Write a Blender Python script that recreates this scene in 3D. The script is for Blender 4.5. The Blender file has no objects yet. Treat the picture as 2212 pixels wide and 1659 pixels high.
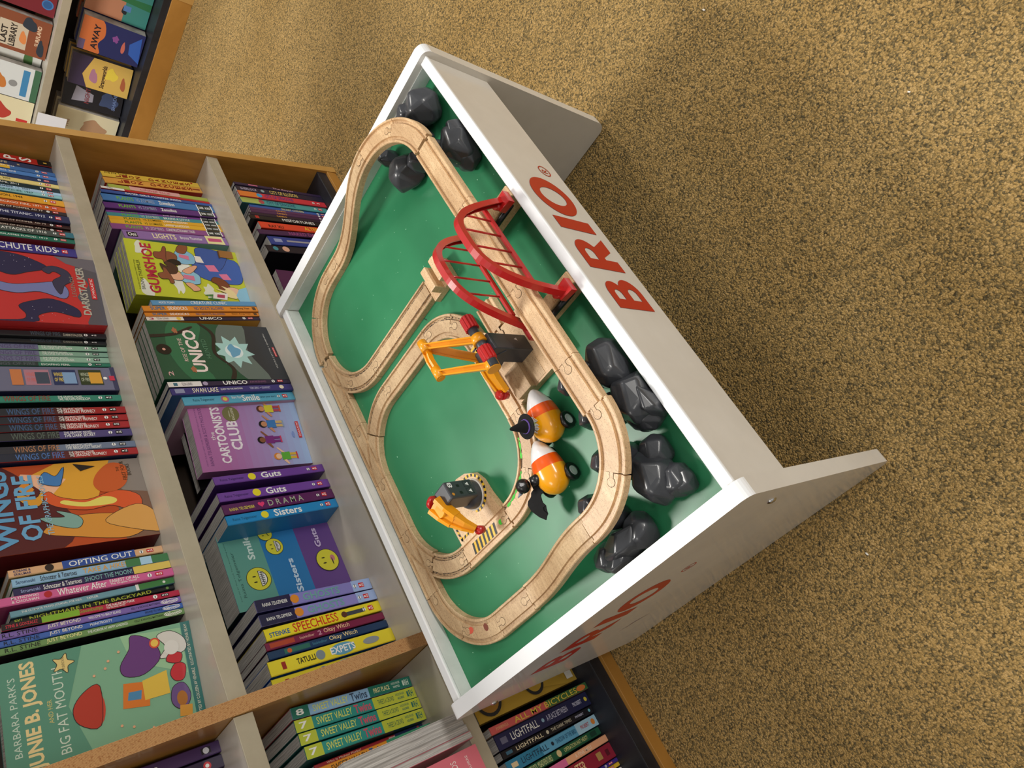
import bpy, bmesh, math, random
from mathutils import Vector, Matrix
from mathutils.geometry import intersect_point_line
SC=bpy.context.scene; COL=SC.collection
PI=math.pi
# ---------------------------------------------------------------- camera
# world: X along the bookcase (to the right), Y towards the bookcase, Z up, metres
CX=Vector((-0.4701,-0.5457,-0.6937)); CY=Vector((0.7592,-0.6508,-0.0024)); CZ=Vector((-0.4501,-0.5278,0.7203))
CX.normalize(); CZ=(CZ-CX*CX.dot(CZ)).normalized(); CY=CZ.cross(CX)
cam_d=bpy.data.cameras.new('camera'); cam=bpy.data.objects.new('camera',cam_d); COL.objects.link(cam)
mw=Matrix.Identity(4)
for i,v in enumerate((CX,CY,CZ)):
    for j in range(3): mw[j][i]=v[j]
mw[0][3],mw[1][3],mw[2][3]=0,0,1.162
cam.matrix_world=mw
cam_d.sensor_fit='HORIZONTAL'; cam_d.sensor_width=36; cam_d.lens=1554/2212*36
cam_d.clip_start=.02; cam_d.clip_end=60
SC.camera=cam
# ---------------------------------------------------------------- world and lights
SC.view_settings.view_transform='Standard'; SC.view_settings.look='None'
SC.view_settings.gamma=1; SC.view_settings.exposure=0.0
SC.view_settings.use_curve_mapping=False
wd=bpy.data.worlds.new('world'); SC.world=wd; wd.use_nodes=True
wd.node_tree.nodes['Background'].inputs[0].default_value=(1.0,.965,.91,1)
wd.node_tree.nodes['Background'].inputs[1].default_value=.38
def ceiling_lamp(x,y,z,sx,sy,power,color=(1,.96,.9)):
    l=bpy.data.lights.new('ceiling_light','AREA'); l.shape='RECTANGLE'; l.size=sx; l.size_y=sy; l.energy=power; l.color=color
    o=bpy.data.objects.new('ceiling_light',l); COL.objects.link(o); o.location=(x,y,z); return o
ceiling_lamp(1.0,2.15,3.0,.9,.5,84)
ceiling_lamp(.8,-4.2,2.7,2.4,.8,270)
ceiling_lamp(-1.6,1.2,3.0,1.2,.6,16)
ceiling_lamp(3.3,.1,3.0,1.2,.6,44)
ceiling_lamp(3.6,3.2,3.0,1.2,.6,30)
ceiling_lamp(-1.2,-2.2,3.0,1.2,.6,16)
# ---------------------------------------------------------------- materials
def lin(h):
    if not isinstance(h,str): return tuple(h)
    h=h.lstrip('#')
    if len(h)==3: h=''.join(c*2 for c in h)
    r=[]
    for i in (0,2,4):
        c=int(h[i:i+2],16)/255
        r.append(c/12.92 if c<=.04045 else ((c+.055)/1.055)**2.4)
    return tuple(r)
_m={}
def mat(color,rough=.45,metal=0,coat=0,name=None,trans=0):
    k=(color,rough,metal,coat)
    if k in _m: return _m[k]
    m=bpy.data.materials.new(name or 'paint_'+str(color).strip('#')); m.use_nodes=True
    b=m.node_tree.nodes['Principled BSDF']
    b.inputs['Base Color'].default_value=(*lin(color),1); b.inputs['Roughness'].default_value=rough
    b.inputs['Metallic'].default_value=metal; b.inputs['Coat Weight'].default_value=coat; b.inputs['Coat Roughness'].default_value=.08
    _m[k]=m; return m
def node_mat(name):
    m=bpy.data.materials.new(name); m.use_nodes=True; nt=m.node_tree
    return m,nt,nt.nodes['Principled BSDF']
def tex(nt,kind,scale,coord='Object',sc=(1,1,1),**kw):
    tc=nt.nodes.new('ShaderNodeTexCoord'); mp=nt.nodes.new('ShaderNodeMapping'); mp.inputs['Scale'].default_value=sc
    nt.links.new(tc.outputs[coord],mp.inputs[0])
    t=nt.nodes.new(kind); nt.links.new(mp.outputs[0],t.inputs['Vector']); t.inputs['Scale'].default_value=scale
    for k,v in kw.items():
        try: t.inputs[k].default_value=v
        except Exception: pass
    return t
def ramp(nt,src,stops):
    r=nt.nodes.new('ShaderNodeValToRGB'); nt.links.new(src,r.inputs[0])
    e=r.color_ramp.elements
    while len(e)<len(stops): e.new(.5)
    for i,(p,c) in enumerate(stops): e[i].position=p; e[i].color=(*lin(c),1)
    return r
def mix(nt,fac,a,b,mode='MIX'):
    x=nt.nodes.new('ShaderNodeMixRGB'); x.blend_type=mode
    for i,v in ((0,fac),(1,a),(2,b)):
        if hasattr(v,'links') or hasattr(v,'is_linked'): nt.links.new(v,x.inputs[i])
        elif i==0: x.inputs[0].default_value=v
        else: x.inputs[i].default_value=(*lin(v),1)
    return x.outputs[0]
def bump(nt,b,src,strength,dist):
    n=nt.nodes.new('ShaderNodeBump'); n.inputs['Strength'].default_value=strength; n.inputs['Distance'].default_value=dist
    nt.links.new(src,n.inputs['Height']); nt.links.new(n.outputs[0],b.inputs['Normal'])
def carpet_mat():
    m,nt,b=node_mat('carpet_loop_pile')
    wob=tex(nt,'ShaderNodeTexNoise',160,Detail=2.0)
    tc=nt.nodes.new('ShaderNodeTexCoord')
    add=nt.nodes.new('ShaderNodeVectorMath'); add.operation='MULTIPLY_ADD'
    nt.links.new(wob.outputs['Color'],add.inputs[0]); add.inputs[1].default_value=(.006,.006,0); nt.links.new(tc.outputs['Object'],add.inputs[2])
    v=nt.nodes.new('ShaderNodeTexVoronoi'); v.inputs['Scale'].default_value=360; nt.links.new(add.outputs[0],v.inputs['Vector'])
    sep=nt.nodes.new('ShaderNodeSeparateColor'); nt.links.new(v.outputs['Color'],sep.inputs[0])
    n1=tex(nt,'ShaderNodeTexNoise',290,sc=(1,.6,1),Detail=3.0,Roughness=.6)
    ma=nt.nodes.new('ShaderNodeMath'); ma.operation='ADD'; nt.links.new(sep.outputs[0],ma.inputs[0]); nt.links.new(n1.outputs[0],ma.inputs[1])
    mh=nt.nodes.new('ShaderNodeMath'); mh.operation='MULTIPLY'; mh.inputs[1].default_value=.5; nt.links.new(ma.outputs[0],mh.inputs[0])
    c=ramp(nt,mh.outputs[0],[(.22,'#5e5540'),(.33,'#84724e'),(.46,'#a68b59'),(.6,'#bf9d61'),(.8,'#d2b078')])
    d=ramp(nt,v.outputs['Distance'],[(.0,'#ffffff'),(.55,'#ececec'),(1.0,'#8a8a8a')])
    big=tex(nt,'ShaderNodeTexNoise',3.2,Detail=3.0)
    bg=ramp(nt,big.outputs[0],[(.3,'#e2dccf'),(.7,'#ffffff')])
    x=mix(nt,1.0,c.outputs[0],d.outputs[0],'MULTIPLY'); x=mix(nt,.8,x,bg.outputs[0],'MULTIPLY')
    nt.links.new(x,b.inputs['Base Color']); b.inputs['Roughness'].default_value=.95
    b.inputs['Specular IOR Level'].default_value=.15
    inv=nt.nodes.new('ShaderNodeMath'); inv.operation='SUBTRACT'; inv.inputs[0].default_value=1; nt.links.new(v.outputs['Distance'],inv.inputs[1])
    bump(nt,b,inv.outputs[0],.7,.003)
    return m
def wood_mat(name,c1,c2,c3,scale=30,stretch=(1,8,8),rough=.5,flecks=True,coat=0,bmp=.15):
    m,nt,b=node_mat(name)
    n=tex(nt,'ShaderNodeTexNoise',scale,sc=stretch,Detail=6.0,Roughness=.6,Distortion=.4)
    c=ramp(nt,n.outputs[0],[(.3,c1),(.5,c2),(.7,c3)])
    out=c.outputs[0]
    if flecks:
        f=tex(nt,'ShaderNodeTexNoise',scale*18,sc=(1,2.2,2.2),Detail=3.0)
        fr=ramp(nt,f.outputs[0],[(.34,'#8a6a48'),(.44,'#ffffff')])
        out=mix(nt,.55,out,fr.outputs[0],'MULTIPLY')
        g=tex(nt,'ShaderNodeTexNoise',9,Detail=4.0)
        gr=ramp(nt,g.outputs[0],[(.35,'#b59a80'),(.55,'#ffffff')])
        out=mix(nt,.45,out,gr.outputs[0],'MULTIPLY')
    nt.links.new(out,b.inputs['Base Color']); b.inputs['Roughness'].default_value=rough; b.inputs['Coat Weight'].default_value=coat
    bump(nt,b,n.outputs[0],bmp,.001)
    return m
CARPET=carpet_mat()
BEECH=wood_mat('beech_track','#cba77c','#dbb88c','#e6c79c',26,(1.5,9,9),.42)
BEECH_PALE=wood_mat('pale_beech','#d9b68a','#e4c297','#edd0a8',22,(1.5,8,8),.4)
BEECH_WORN=wood_mat('worn_beech','#bb9d78','#cbad85','#d8bc94',26,(1.5,9,9),.5)
CASE=wood_mat('honey_wood_veneer','#94662a','#a87634','#ba8640',3.0,(.7,6,1),.36,False,.15,.05)
CASE_EDGE=wood_mat('honey_edge_band','#b08440','#bd914f','#c99d5c',4,(1,6,1),.4,False,.1,.05)
def burlap_mat():
    m,nt,b=node_mat('worn_woven_edge_tape')
    w=tex(nt,'ShaderNodeTexWave',240,sc=(1,1,1),Distortion=2.0)
    tc=nt.nodes.new('ShaderNodeTexNoise'); tc.inputs['Scale'].default_value=120
    n=tex(nt,'ShaderNodeTexNoise',420,Detail=3.0)
    c=ramp(nt,w.outputs[0],[(.2,'#a8763f'),(.8,'#d3a572')]); d=ramp(nt,n.outputs[0],[(.3,'#c09468'),(.5,'#ffffff')])
    nt.links.new(mix(nt,.7,c.outputs[0],d.outputs[0],'MULTIPLY'),b.inputs['Base Color']); b.inputs['Roughness'].default_value=.8
    bump(nt,b,w.outputs[0],.5,.0006); return m
BURLAP=burlap_mat()
def worn_mat(name,c1,c2,rough,scale=6,coat=0,chip=None,low=.35,high=.6):
    m,nt,b=node_mat(name)
    n=tex(nt,'ShaderNodeTexNoise',scale,Detail=5.0,Roughness=.65)
    c=ramp(nt,n.outputs[0],[(low,c1),(high,c2)]); out=c.outputs[0]
    if chip:
        k=tex(nt,'ShaderNodeTexNoise',70,Detail=2.0); kr=ramp(nt,k.outputs[0],[(.73,'#ffffff'),(.76,chip)])
        out=mix(nt,.6,out,kr.outputs[0],'MULTIPLY')
    nt.links.new(out,b.inputs['Base Color']); b.inputs['Roughness'].default_value=rough; b.inputs['Coat Weight'].default_value=coat
    return m
SHELF=worn_mat('cream_shelf_laminate','#b9b0a2','#c6beb0',.28,5,.2)
LIP=worn_mat('cream_shelf_lip','#a79d88','#b3a994',.5,9)
PANEL=worn_mat('off_white_panel','#d2cdc4','#dcd8d0',.2,4,.25)
WHITE=mat('#eef0f2',.25,0,.2,'white_edge_band')
INNER=worn_mat('white_inner_rail_face','#c6cbc6','#dfe3e0',.3,7,.2)
BLACKL=worn_mat('black_deck_laminate','#15161c','#24262f',.4,8)
DARKBACK=mat('#2a1d12',.6,name='dark_case_back')
def green_mat():
    m,nt,b=node_mat('green_play_board')
    n=tex(nt,'ShaderNodeTexNoise',7,Detail=4.0); c=ramp(nt,n.outputs[0],[(.3,'#2b7850'),(.7,'#338259')])
    k=tex(nt,'ShaderNodeTexNoise',210,Detail=1.0); kr=ramp(nt,k.outputs[0],[(.80,'#000000'),(.81,'#a8c0b0')])
    nt.links.new(mix(nt,1.0,c.outputs[0],kr.outputs[0],'ADD'),b.inputs['Base Color'])
    r=ramp(nt,n.outputs[0],[(.3,(.28,.28,.28)),(.7,(.38,.38,.38))]); nt.links.new(r.outputs[0],b.inputs['Roughness'])
    b.inputs['Specular IOR Level'].default_value=.32
    w=tex(nt,'ShaderNodeTexNoise',9,Detail=1.0); bump(nt,b,w.outputs[0],.06,.01)
    return m
GREEN=green_mat()
ROCK=worn_mat('grey_rock_plastic','#303236','#3c3e43',.32,12,.3)
RED=mat('#b81c1c',.28,0,.3,'red_plastic'); ORANGE=mat('#f0a016',.3,0,.25,'orange_plastic'); DGREY=mat('#3c3f45',.38,0,.1,'dark_grey_plastic')
LOGO=mat('#b5301d',.35,name='red_logo_print')
STEEL=mat('#c8c8c8',.22,1,name='screw_steel'); BLACKP=mat('#101013',.35,0,.2,'black_plastic'); FELT=mat('#0c0c0e',.95,name='black_felt')
BLK=mat('#131312',.5,name='hazard_black'); YEL=mat('#e8b81a',.45,name='hazard_yellow')
def pages_mat():
    m,nt,b=node_mat('book_page_edges')
    n=tex(nt,'ShaderNodeTexNoise',900,sc=(1,.02,.02),Detail=2.0); c=ramp(nt,n.outputs[0],[(.3,'#8f8c88'),(.65,'#cfccc8')])
    nt.links.new(c.outputs[0],b.inputs['Base Color']); b.inputs['Roughness'].default_value=.9; return m
PAGES=pages_mat()
# ---------------------------------------------------------------- object helpers
def tag(o,label=None,cat=None,group=None,kind=None):
    if label: o['label']=label
    if cat: o['category']=cat
    if group: o['group']=group
    if kind: o['kind']=kind
    return o
def link(name,me,parent=None,loc=None):
    o=bpy.data.objects.new(name,me); COL.objects.link(o)
    if parent: o.parent=parent
    if loc: o.location=loc
    return o
def empty(name,loc=(0,0,0),rot=(0,0,0),label=None,cat=None,group=None):
    o=link(name,None,None,loc); o.rotation_euler=rot; o.empty_display_size=.02; return tag(o,label,cat,group)
class MB:
    def __init__(s): s.bm=bmesh.new(); s.mats=[]
    def mi(s,m):
        if m not in s.mats: s.mats.append(m)
        return s.mats.index(m)
    def box(s,x0,x1,y0,y1,z0,z1,m,bev=0,M4=None,seg=2):
        vs=[s.bm.verts.new((x,y,z)) for x in (x0,x1) for y in (y0,y1) for z in (z0,z1)]
        F=[(0,1,3,2),(4,6,7,5),(0,4,5,1),(2,3,7,6),(0,2,6,4),(1,5,7,3)]
        fs=[s.bm.faces.new([vs[i] for i in f]) for f in F]; k=s.mi(m)
        for f in fs: f.material_index=k
        if bev:
            es=list({e for f in fs for e in f.edges})
            r=bmesh.ops.bevel(s.bm,geom=es,offset=bev,segments=seg,affect='EDGES',profile=.5)
            vs=list({v for f in r['faces'] for v in f.verts}|{v for f in fs if f.is_valid for v in f.verts})
            for f in r['faces']: f.material_index=k
        if M4: bmesh.ops.transform(s.bm,matrix=M4,verts=[v for v in vs if v.is_valid])
        return s
    def poly(s,pts,m,flip=False):
        vs=[s.bm.verts.new(p) for p in pts]
        if flip: vs=vs[::-1]
        f=s.bm.faces.new(vs); f.material_index=s.mi(m); return f
    def prism(s,pts,z0,z1,m,M4=None,bev=0):
        n=len(pts); a=[s.bm.verts.new((p[0],p[1],z0)) for p in pts]; b=[s.bm.verts.new((p[0],p[1],z1)) for p in pts]
        fs=[s.bm.faces.new(a[::-1]),s.bm.faces.new(b)]+[s.bm.faces.new((a[i],a[(i+1)%n],b[(i+1)%n],b[i])) for i in range(n)]
        k=s.mi(m)
        for f in fs: f.material_index=k
        vs=a+b
        if bev:
            r=bmesh.ops.bevel(s.bm,geom=list(fs[1].edges),offset=bev,segments=2,affect='EDGES',profile=.5)
            for f in r['faces']: f.material_index=k
            vs=list({v for v in vs if v.is_valid}|{v for f in r['faces'] for v in f.verts})
        if M4: bmesh.ops.transform(s.bm,matrix=M4,verts=vs)
        return s
    def cyl(s,p0,p1,r0,r1,m,n=24,cap=True,smooth=True):
        p0=Vector(p0); p1=Vector(p1); d=(p1-p0).normalized(); u=d.orthogonal().normalized(); w=d.cross(u); k=s.mi(m)
        A=[s.bm.verts.new(p0+(u*math.cos(2*PI*i/n)+w*math.sin(2*PI*i/n))*r0) for i in range(n)]
        B=[s.bm.verts.new(p1+(u*math.cos(2*PI*i/n)+w*math.sin(2*PI*i/n))*max(r1,1e-5)) for i in range(n)]
        for i in range(n):
            f=s.bm.faces.new((A[i],A[(i+1)%n],B[(i+1)%n],B[i])); f.material_index=k; f.smooth=smooth
        if cap:
            for f in (s.bm.faces.new(A[::-1]),s.bm.faces.new(B)): f.material_index=k
        return s
    def lathe(s,prof,m,M4=None,n=32,mf=None):
        k=s.mi(m); rings=[]; allv=[]
        for z,r in prof:
            rg=[s.bm.verts.new((max(r,1e-5)*math.cos(2*PI*i/n),max(r,1e-5)*math.sin(2*PI*i/n),z)) for i in range(n)]; rings.append(rg); allv+=rg
        for j in range(len(rings)-1):
            kk=s.mi(mf(j)) if mf else k
            for i in range(n):
                f=s.bm.faces.new((rings[j][i],rings[j][(i+1)%n],rings[j+1][(i+1)%n],rings[j+1][i])); f.material_index=kk; f.smooth=True
        if M4: bmesh.ops.transform(s.bm,matrix=M4,verts=allv)
        return s
    def sweep(s,path,prof,m,ups=None,closed_prof=True,smooth=False,caps=True):
        k=s.mi(m); rings=[]
        n=len(path)
        for i,p in enumerate(path):
            p=Vector(p); t=(Vector(path[min(i+1,n-1)])-Vector(path[max(i-1,0)])).normalized()
            up=Vector(ups[i]) if ups else Vector((0,0,1))
            side=t.cross(up).normalized(); u2=side.cross(t).normalized()
            rings.append([s.bm.verts.new(p+side*a+u2*b) for a,b in prof])
        q=len(prof)
        for j in range(n-1):
            for i in range(q if closed_prof else q-1):
                f=s.bm.faces.new((rings[j][i],rings[j+1][i],rings[j+1][(i+1)%q],rings[j][(i+1)%q])); f.material_index=k; f.smooth=smooth
        if caps and closed_prof:
            for f in (s.bm.faces.new(rings[0]),s.bm.faces.new(rings[-1][::-1])): f.material_index=k
        return s
    def add_mesh(s,me,M4,m):
        k=s.mi(m); b2=bmesh.new(); b2.from_mesh(me); b2.transform(M4)
        mp={v:s.bm.verts.new(v.co) for v in b2.verts}
        for f in b2.faces:
            try: s.bm.faces.new([mp[v] for v in f.verts]).material_index=k
            except ValueError: pass
        b2.free()
    def build(s,name,parent=None,loc=None,fix=True):
        if fix: bmesh.ops.recalc_face_normals(s.bm,faces=s.bm.faces)
        me=bpy.data.meshes.new(name); s.bm.to_mesh(me); s.bm.free()
        for m in s.mats: me.materials.append(m)
        return link(name,me,parent,loc)
_tc={}
def text_mesh(t,bold=.02):
    if (t,bold) in _tc: return _tc[(t,bold)]
    cu=bpy.data.curves.new('t','FONT'); cu.body=t; cu.offset=bold; cu.resolution_u=2; cu.fill_mode='FRONT'
    o=bpy.data.objects.new('t',cu); COL.objects.link(o); me=bpy.data.meshes.new_from_object(o)
    COL.objects.unlink(o); bpy.data.objects.remove(o)
    if len(me.vertices)==0: r=(me,0,1,0,1)
    else:
        xs=[v.co.x for v in me.vertices]; ys=[v.co.y for v in me.vertices]; r=(me,min(xs),max(xs),min(ys),max(ys))
    _tc[(t,bold)]=r; return r
def put_text(mb,t,M4,w,h,m,bold=.02):
    "text stretched into a w x h rectangle centred at the frame M4 (x right, y up, z out)"
    me,x0,x1,y0,y1=text_mesh(t,bold)
    if len(me.vertices)==0: return
    sx=w/(x1-x0); sy=h/(y1-y0)
    S=Matrix.Diagonal((sx,sy,1,1))@Matrix.Translation((-(x0+x1)/2,-(y0+y1)/2,0))
    mb.add_mesh(me,M4@S,m)
def frame(o,r,u):
    r=Vector(r);u=Vector(u);n=r.cross(u); M4=Matrix.Identity(4)
    for i,v in enumerate((r,u,n)):
        for j in range(3): M4[j][i]=v[j]
    for j in range(3): M4[j][3]=o[j]
    return M4
# ================================================================ floor
m=MB(); m.poly([(-4,-3,0),(7,-3,0),(7,7,0),(-4,7,0)],CARPET)
fl=m.build('floor'); tag(fl,kind='structure')
# small white crumbs on the carpet
for i,(x,y,d) in enumerate([(.478,-.168,'small pale crumb on the open carpet to the right of the table'),(.195,.2*0-.175,'')][:1]): pass
# ================================================================ train table
ZB=.427
TM=Matrix.Translation((.5532,.6231,0))@Matrix.Rotation(math.radians(-.78),4,'Z')
TB=TM@Matrix.Translation((0,0,ZB))
def place(o,M4=TB): o.matrix_world=M4@o.matrix_basis; return o
table=empty('train_table',label='white wooden play table with a sunken green top and red lettering on its sides',cat='table')
table.matrix_world=TM
HX,HY=.4185,.2985
def end_panel(s):
    r=.014; b=.02
    pts=[]
    def arc(cx,cy,rr,a0,a1):
        for i in range(7):
            a=math.radians(a0+(a1-a0)*i/6); pts.append((cx+rr*math.cos(a),cy+rr*math.sin(a)))
    arc(HY-r,.462-r,r,0,90); arc(-HY+r,.462-r,r,90,180); arc(-HY+b,.002+b,b,180,270); arc(HY-b,.002+b,b,270,360)
    mb=MB(); x0,x1=(HX-.022,HX) if s>0 else (-HX,-HX+.022)
    # prism is built in (y,z) and turned upright
    M4=Matrix(((0,0,1,0),(1,0,0,0),(0,1,0,0),(0,0,0,1)))
    mb.prism(pts,x0,x1,PANEL,M4,.0012)
    k=mb.mi(WHITE)
    mb.bm.normal_update()
    for f in mb.bm.faces:
        c=f.calc_center_median()
        if abs(f.normal.x)<.6 and c.z>.446: f.material_index=k
    return mb.build('end_panel',table)
def bolt(parent,loc,ax,r=.0062):
    mb=MB(); d=Vector(ax); p=Vector(loc)
    mb.lathe([(0,r),(.0012,r*.95),(.0024,r*.6),(.0027,r*.3),(.0015,r*.28),(.0015,0)],STEEL,Matrix.Translation(p)@d.to_track_quat('Z','Y').to_matrix().to_4x4(),20)
    return mb.build('bolt_head',parent)
pL=end_panel(-1); pR=end_panel(1)
for y,z in ((-.266,.355),(.289,.385)): bolt(pL,(-HX,y,z),(-1,0,0))
for y,z in ((-.262,.355),(.262,.355)): bolt(pR,(HX,y,z),(1,0,0))
for s in (-1,1):
    y0,y1=(-HY+.0105,-HY+.0240) if s<0 else (HY-.0240,HY-.0105)
    mb=MB(); mb.box(-HX+.022,HX-.022,y0,y1,.322,.4495,PANEL); mb.build('side_rail',table)
    mb=MB(); mb.box(-HX+.022,HX-.022,y0-.0015,y1+.0015,.4495,.4555,WHITE,.0018); mb.build('rail_cap',table)
mb=MB(); mb.box(-HX+.0222,HX-.0222,-HY+.0243,HY-.0243,.415,ZB,GREEN); board=mb.build('play_board',table)
# inner faces of the rim
mb=MB()
for s in (-1,1):
    x=s*(HX-.0222); mb.box(min(x,x-s*.001),max(x,x-s*.001),-HY+.026,HY-.026,ZB,.4495,INNER)
    y=s*(HY-.0242); mb.box(-HX+.024,HX-.024,min(y,y-s*.001),max(y,y-s*.001),ZB,.4495,INNER)
mb.build('inner_lining',table)
def logo_polys():
    # each glyph: outer outline and holes, baseline 0, cap height .078
    H=.078; g=[]
    def arc(cx,cy,rx,ry,a0,a1,n=14): return [(cx+rx*math.cos(math.radians(a0+(a1-a0)*i/n)),cy+ry*math.sin(math.radians(a0+(a1-a0)*i/n))) for i in range(n+1)]
    g.append(([(0,0)]+arc(.031,.0235,.025,.0235,-90,62)+arc(.028,.0585,.0215,.0195,-50,90)+[(0,H)],
              [[(.017,.013)]+arc(.03,.0225,.0085,.0095,-90,90,8)+[(.017,.032)],[(.017,.049)]+arc(.027,.0565,.0075,.0075,-90,90,8)+[(.017,.064)]]))
    x=.073
    g.append(([(x,0),(x+.021,0),(x+.021,.026),(x+.0255,.026),(x+.040,0),(x+.066,0),(x+.0465,.031)]+arc(x+.033,.054,.0235,.024,-55,90)+[(x,H)],
              [[(x+.019,.043)]+arc(x+.031,.0525,.009,.0095,-90,90,8)+[(x+.019,.062)]]))
    g.append(([(.150,0),(.174,0),(.174,H),(.150,H)],[]))
    g.append((arc(.2225,.0395,.041,.0415,0,354,47),[arc(.2225,.0395,.0195,.0255,0,350,35)]))
    g.append((arc(.288,.011,.012,.012,0,354,40),[arc(.288,.011,.0100,.0100,0,354,40)]))
    q=.2835;w=.5*.011
    g.append(([(q,.005),(q+.0016,.005),(q+.0016,.010),(q+.0034,.010),(q+.0062,.005),(q+.0082,.005),(q+.0052,.0104)]+arc(q+.0045,.0135,.0032,.0032,-60,90,8)+[(q,.0167)],
              [[(q+.0016,.0118)]+arc(q+.0042,.0134,.0016,.0016,-90,90,6)+[(q+.0016,.015)]]))
    return g
def shape_mesh(glyphs):
    cu=bpy.data.curves.new('s','CURVE'); cu.dimensions='2D'; cu.fill_mode='FRONT'
    for outer,holes in glyphs:
        for pl in [outer]+holes:
            sp=cu.splines.new('POLY'); sp.points.add(len(pl)-1)
            for i,p in enumerate(pl): sp.points[i].co=(p[0],p[1],0,1)
            sp.use_cyclic_u=True
    o=bpy.data.objects.new('s',cu); COL.objects.link(o); me=bpy.data.meshes.new_from_object(o); COL.objects.unlink(o); bpy.data.objects.remove(o); return me
LG=shape_mesh(logo_polys())
for nm,fr,par in (('front_lettering',frame((-.138,-HY+.0098,ZB-.081),(1,0,0),(0,0,1)),table),('end_lettering',frame((-HX-.0002,.187,ZB-.116),(0,-1,0),(0,0,1)),pL)):
    mb=MB(); mb.add_mesh(LG,fr,LOGO); mb.build(nm,par,fix=False)
# scratch on the end panel
mb=MB(); pts=[(.140,-.222),(.130,-.236),(.124,-.240),(.118,-.236),(.108,-.247),(.094,-.268),(.108,-.252),(.120,-.243),(.130,-.240)]
mb.poly([(-HX-.0002,p[0],ZB+p[1]+.02) for p in pts],mat('#8a6f66',.7,name='scratched_panel_core')); mb.build('scratch_mark',pL,fix=False)
# ================================================================ train tracks
G_,E_=.0115,.0715
HW,TH=.0187,.0115
def trackprof(gi=.0092,go=.0152,gd=.0032):
    R=[(HW,-TH),(HW,-.001),(HW-.001,0),(go,0),(go-.0006,-gd),(gi+.0006,-gd),(gi,0)]
    return [(-HW,-TH)]+R+[(-a,b) for a,b in R[::-1][:-1]]
def line(p,q,n=2): return [tuple(p[i]+(q[i]-p[i])*k/(n-1) for i in range(3)) for k in range(n)]
def arcp(cx,cy,r,a0,a1,z,n=14): return [(cx+r*math.cos(math.radians(a0+(a1-a0)*i/n)),cy+r*math.sin(math.radians(a0+(a1-a0)*i/n)),z) for i in range(n+1)]
def trim(path,g=.0004):
    a=Vector(path[0]);b=Vector(path[1]);c=Vector(path[-1]);d=Vector(path[-2])
    return [tuple(a+(b-a).normalized()*g)]+list(path[1:-1])+[tuple(c+(d-c).normalized()*g)]
def peg(parent,path,end=1,woodm=None,off=(0,0,0)):
    "round-headed joint peg let into the neighbouring piece"
    p=Vector(path[-1] if end>0 else path[0]); q=Vector(path[-2] if end>0 else path[1]); d=(p-q).normalized(); d.z=0; d.normalize()
    s=Vector((-d.y,d.x,0)); mb=MB(); p=p-Vector(off)
    dark=mat('#5a4630',.8,name='joint_gap_shadowed_wood')
    for m_,hgt,rr,nw,le in ((dark,.0002,.0058,.0030,.0060),(woodm,.0004,.0052,.0024,.0065)):
        c=p+d*.0115
        mb.cyl(c+Vector((0,0,-.003)),c+Vector((0,0,hgt)),rr,rr,m_,24,smooth=False)
        a=[p-s*nw,p+s*nw,p+s*nw+d*le,p-s*nw+d*le]
        lo=[v+Vector((0,0,-.003)) for v in a]; hi=[v+Vector((0,0,hgt)) for v in a]
        mb.poly(hi,m_)
        for i in range(4): mb.poly([lo[i],lo[(i+1)%4],hi[(i+1)%4],hi[i]],m_)
    return mb.build('joint_peg',parent)
def track(path,label,m_=None,pegs=(1,),group=None,name='wooden_train_track'):
    m_=m_ or BEECH; path=trim(path); mid=Vector(path[len(path)//2]); off=Vector((mid.x,mid.y,mid.z-TH))
    mb=MB(); mb.sweep([tuple(Vector(p)-off) for p in path],trackprof(),m_)
    o=mb.build(name); o.matrix_world=TB@Matrix.Translation(off); tag(o,label,'train track',group)
    for e in pegs: peg(o,path,e,m_,off)
    return o
T=track
AL=0
R1=(.255,-.121,.100)   # upper right corner
track(line((.245,-.221,E_),(.112,-.221,E_)),'raised straight beech track between the right rocks and the red bridge',pegs=(1,))
track(line((.112,-.221,E_),(-.045,-.221,E_)),'raised straight beech track carried through the red arched bridge',pegs=(1,),name='wooden_bridge_deck')
track(line((-.045,-.221,E_),(-.172,-.221,E_)),'raised straight beech track passing over the crane loading plate',pegs=(1,))
track(line((-.172,-.221,E_),(-.240,-.221,E_)),'short raised beech track above the first left rocks',pegs=(1,))
track(arcp(.250,-.116,.105,-90,-45,E_),'raised curved beech track at the near right corner beside the rim rocks',pegs=(1,))
track(arcp(.250,-.116,.105,-45,0,E_),'raised curved beech track leading into the right hand ramp',pegs=(1,))
track(arcp(-.240,-.121,.104,270,225,E_),'raised curved beech track above the near left corner rocks',pegs=(1,))
track(arcp(-.240,-.121,.104,225,180,E_),'raised curved beech track leading down to the left ramp',pegs=())
def ease(a,b,t): t=t*t*(3-2*t); return a+(b-a)*t
track([( .355,-.116+.221*i/24,ease(E_,G_,i/24)) for i in range(25)],'long sloping beech ramp at the right end of the layout',BEECH_WORN,pegs=(1,),name='wooden_ramp_track')
track([(-.344,-.121+.190*i/24,ease(E_,G_,i/24)) for i in range(25)],'long sloping speckled ramp at the left end of the layout',BEECH_WORN,pegs=(1,),name='wooden_ramp_track')
track(line((.355,.105,G_),(.355,.143,G_)),'short straight piece at the foot of the right ramp',BEECH_WORN,pegs=(1,))
track(arcp(.247,.143,.108,0,45,G_),'curved track at the back right corner next to the straight foot piece',BEECH_WORN,pegs=(1,))
track(arcp(.247,.143,.108,45,90,G_),'curved track at the back right corner joining the siding switch',BEECH_WORN,pegs=(1,))
track(arcp(.240,.143,.107,135,180,G_),'curved track turning into the dead end siding',BEECH_WORN,pegs=(1,))
track(line((.133,.143,G_),(.133,-.048,G_)),'long straight siding track ending at the wooden buffer',BEECH_WORN,pegs=())
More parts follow.
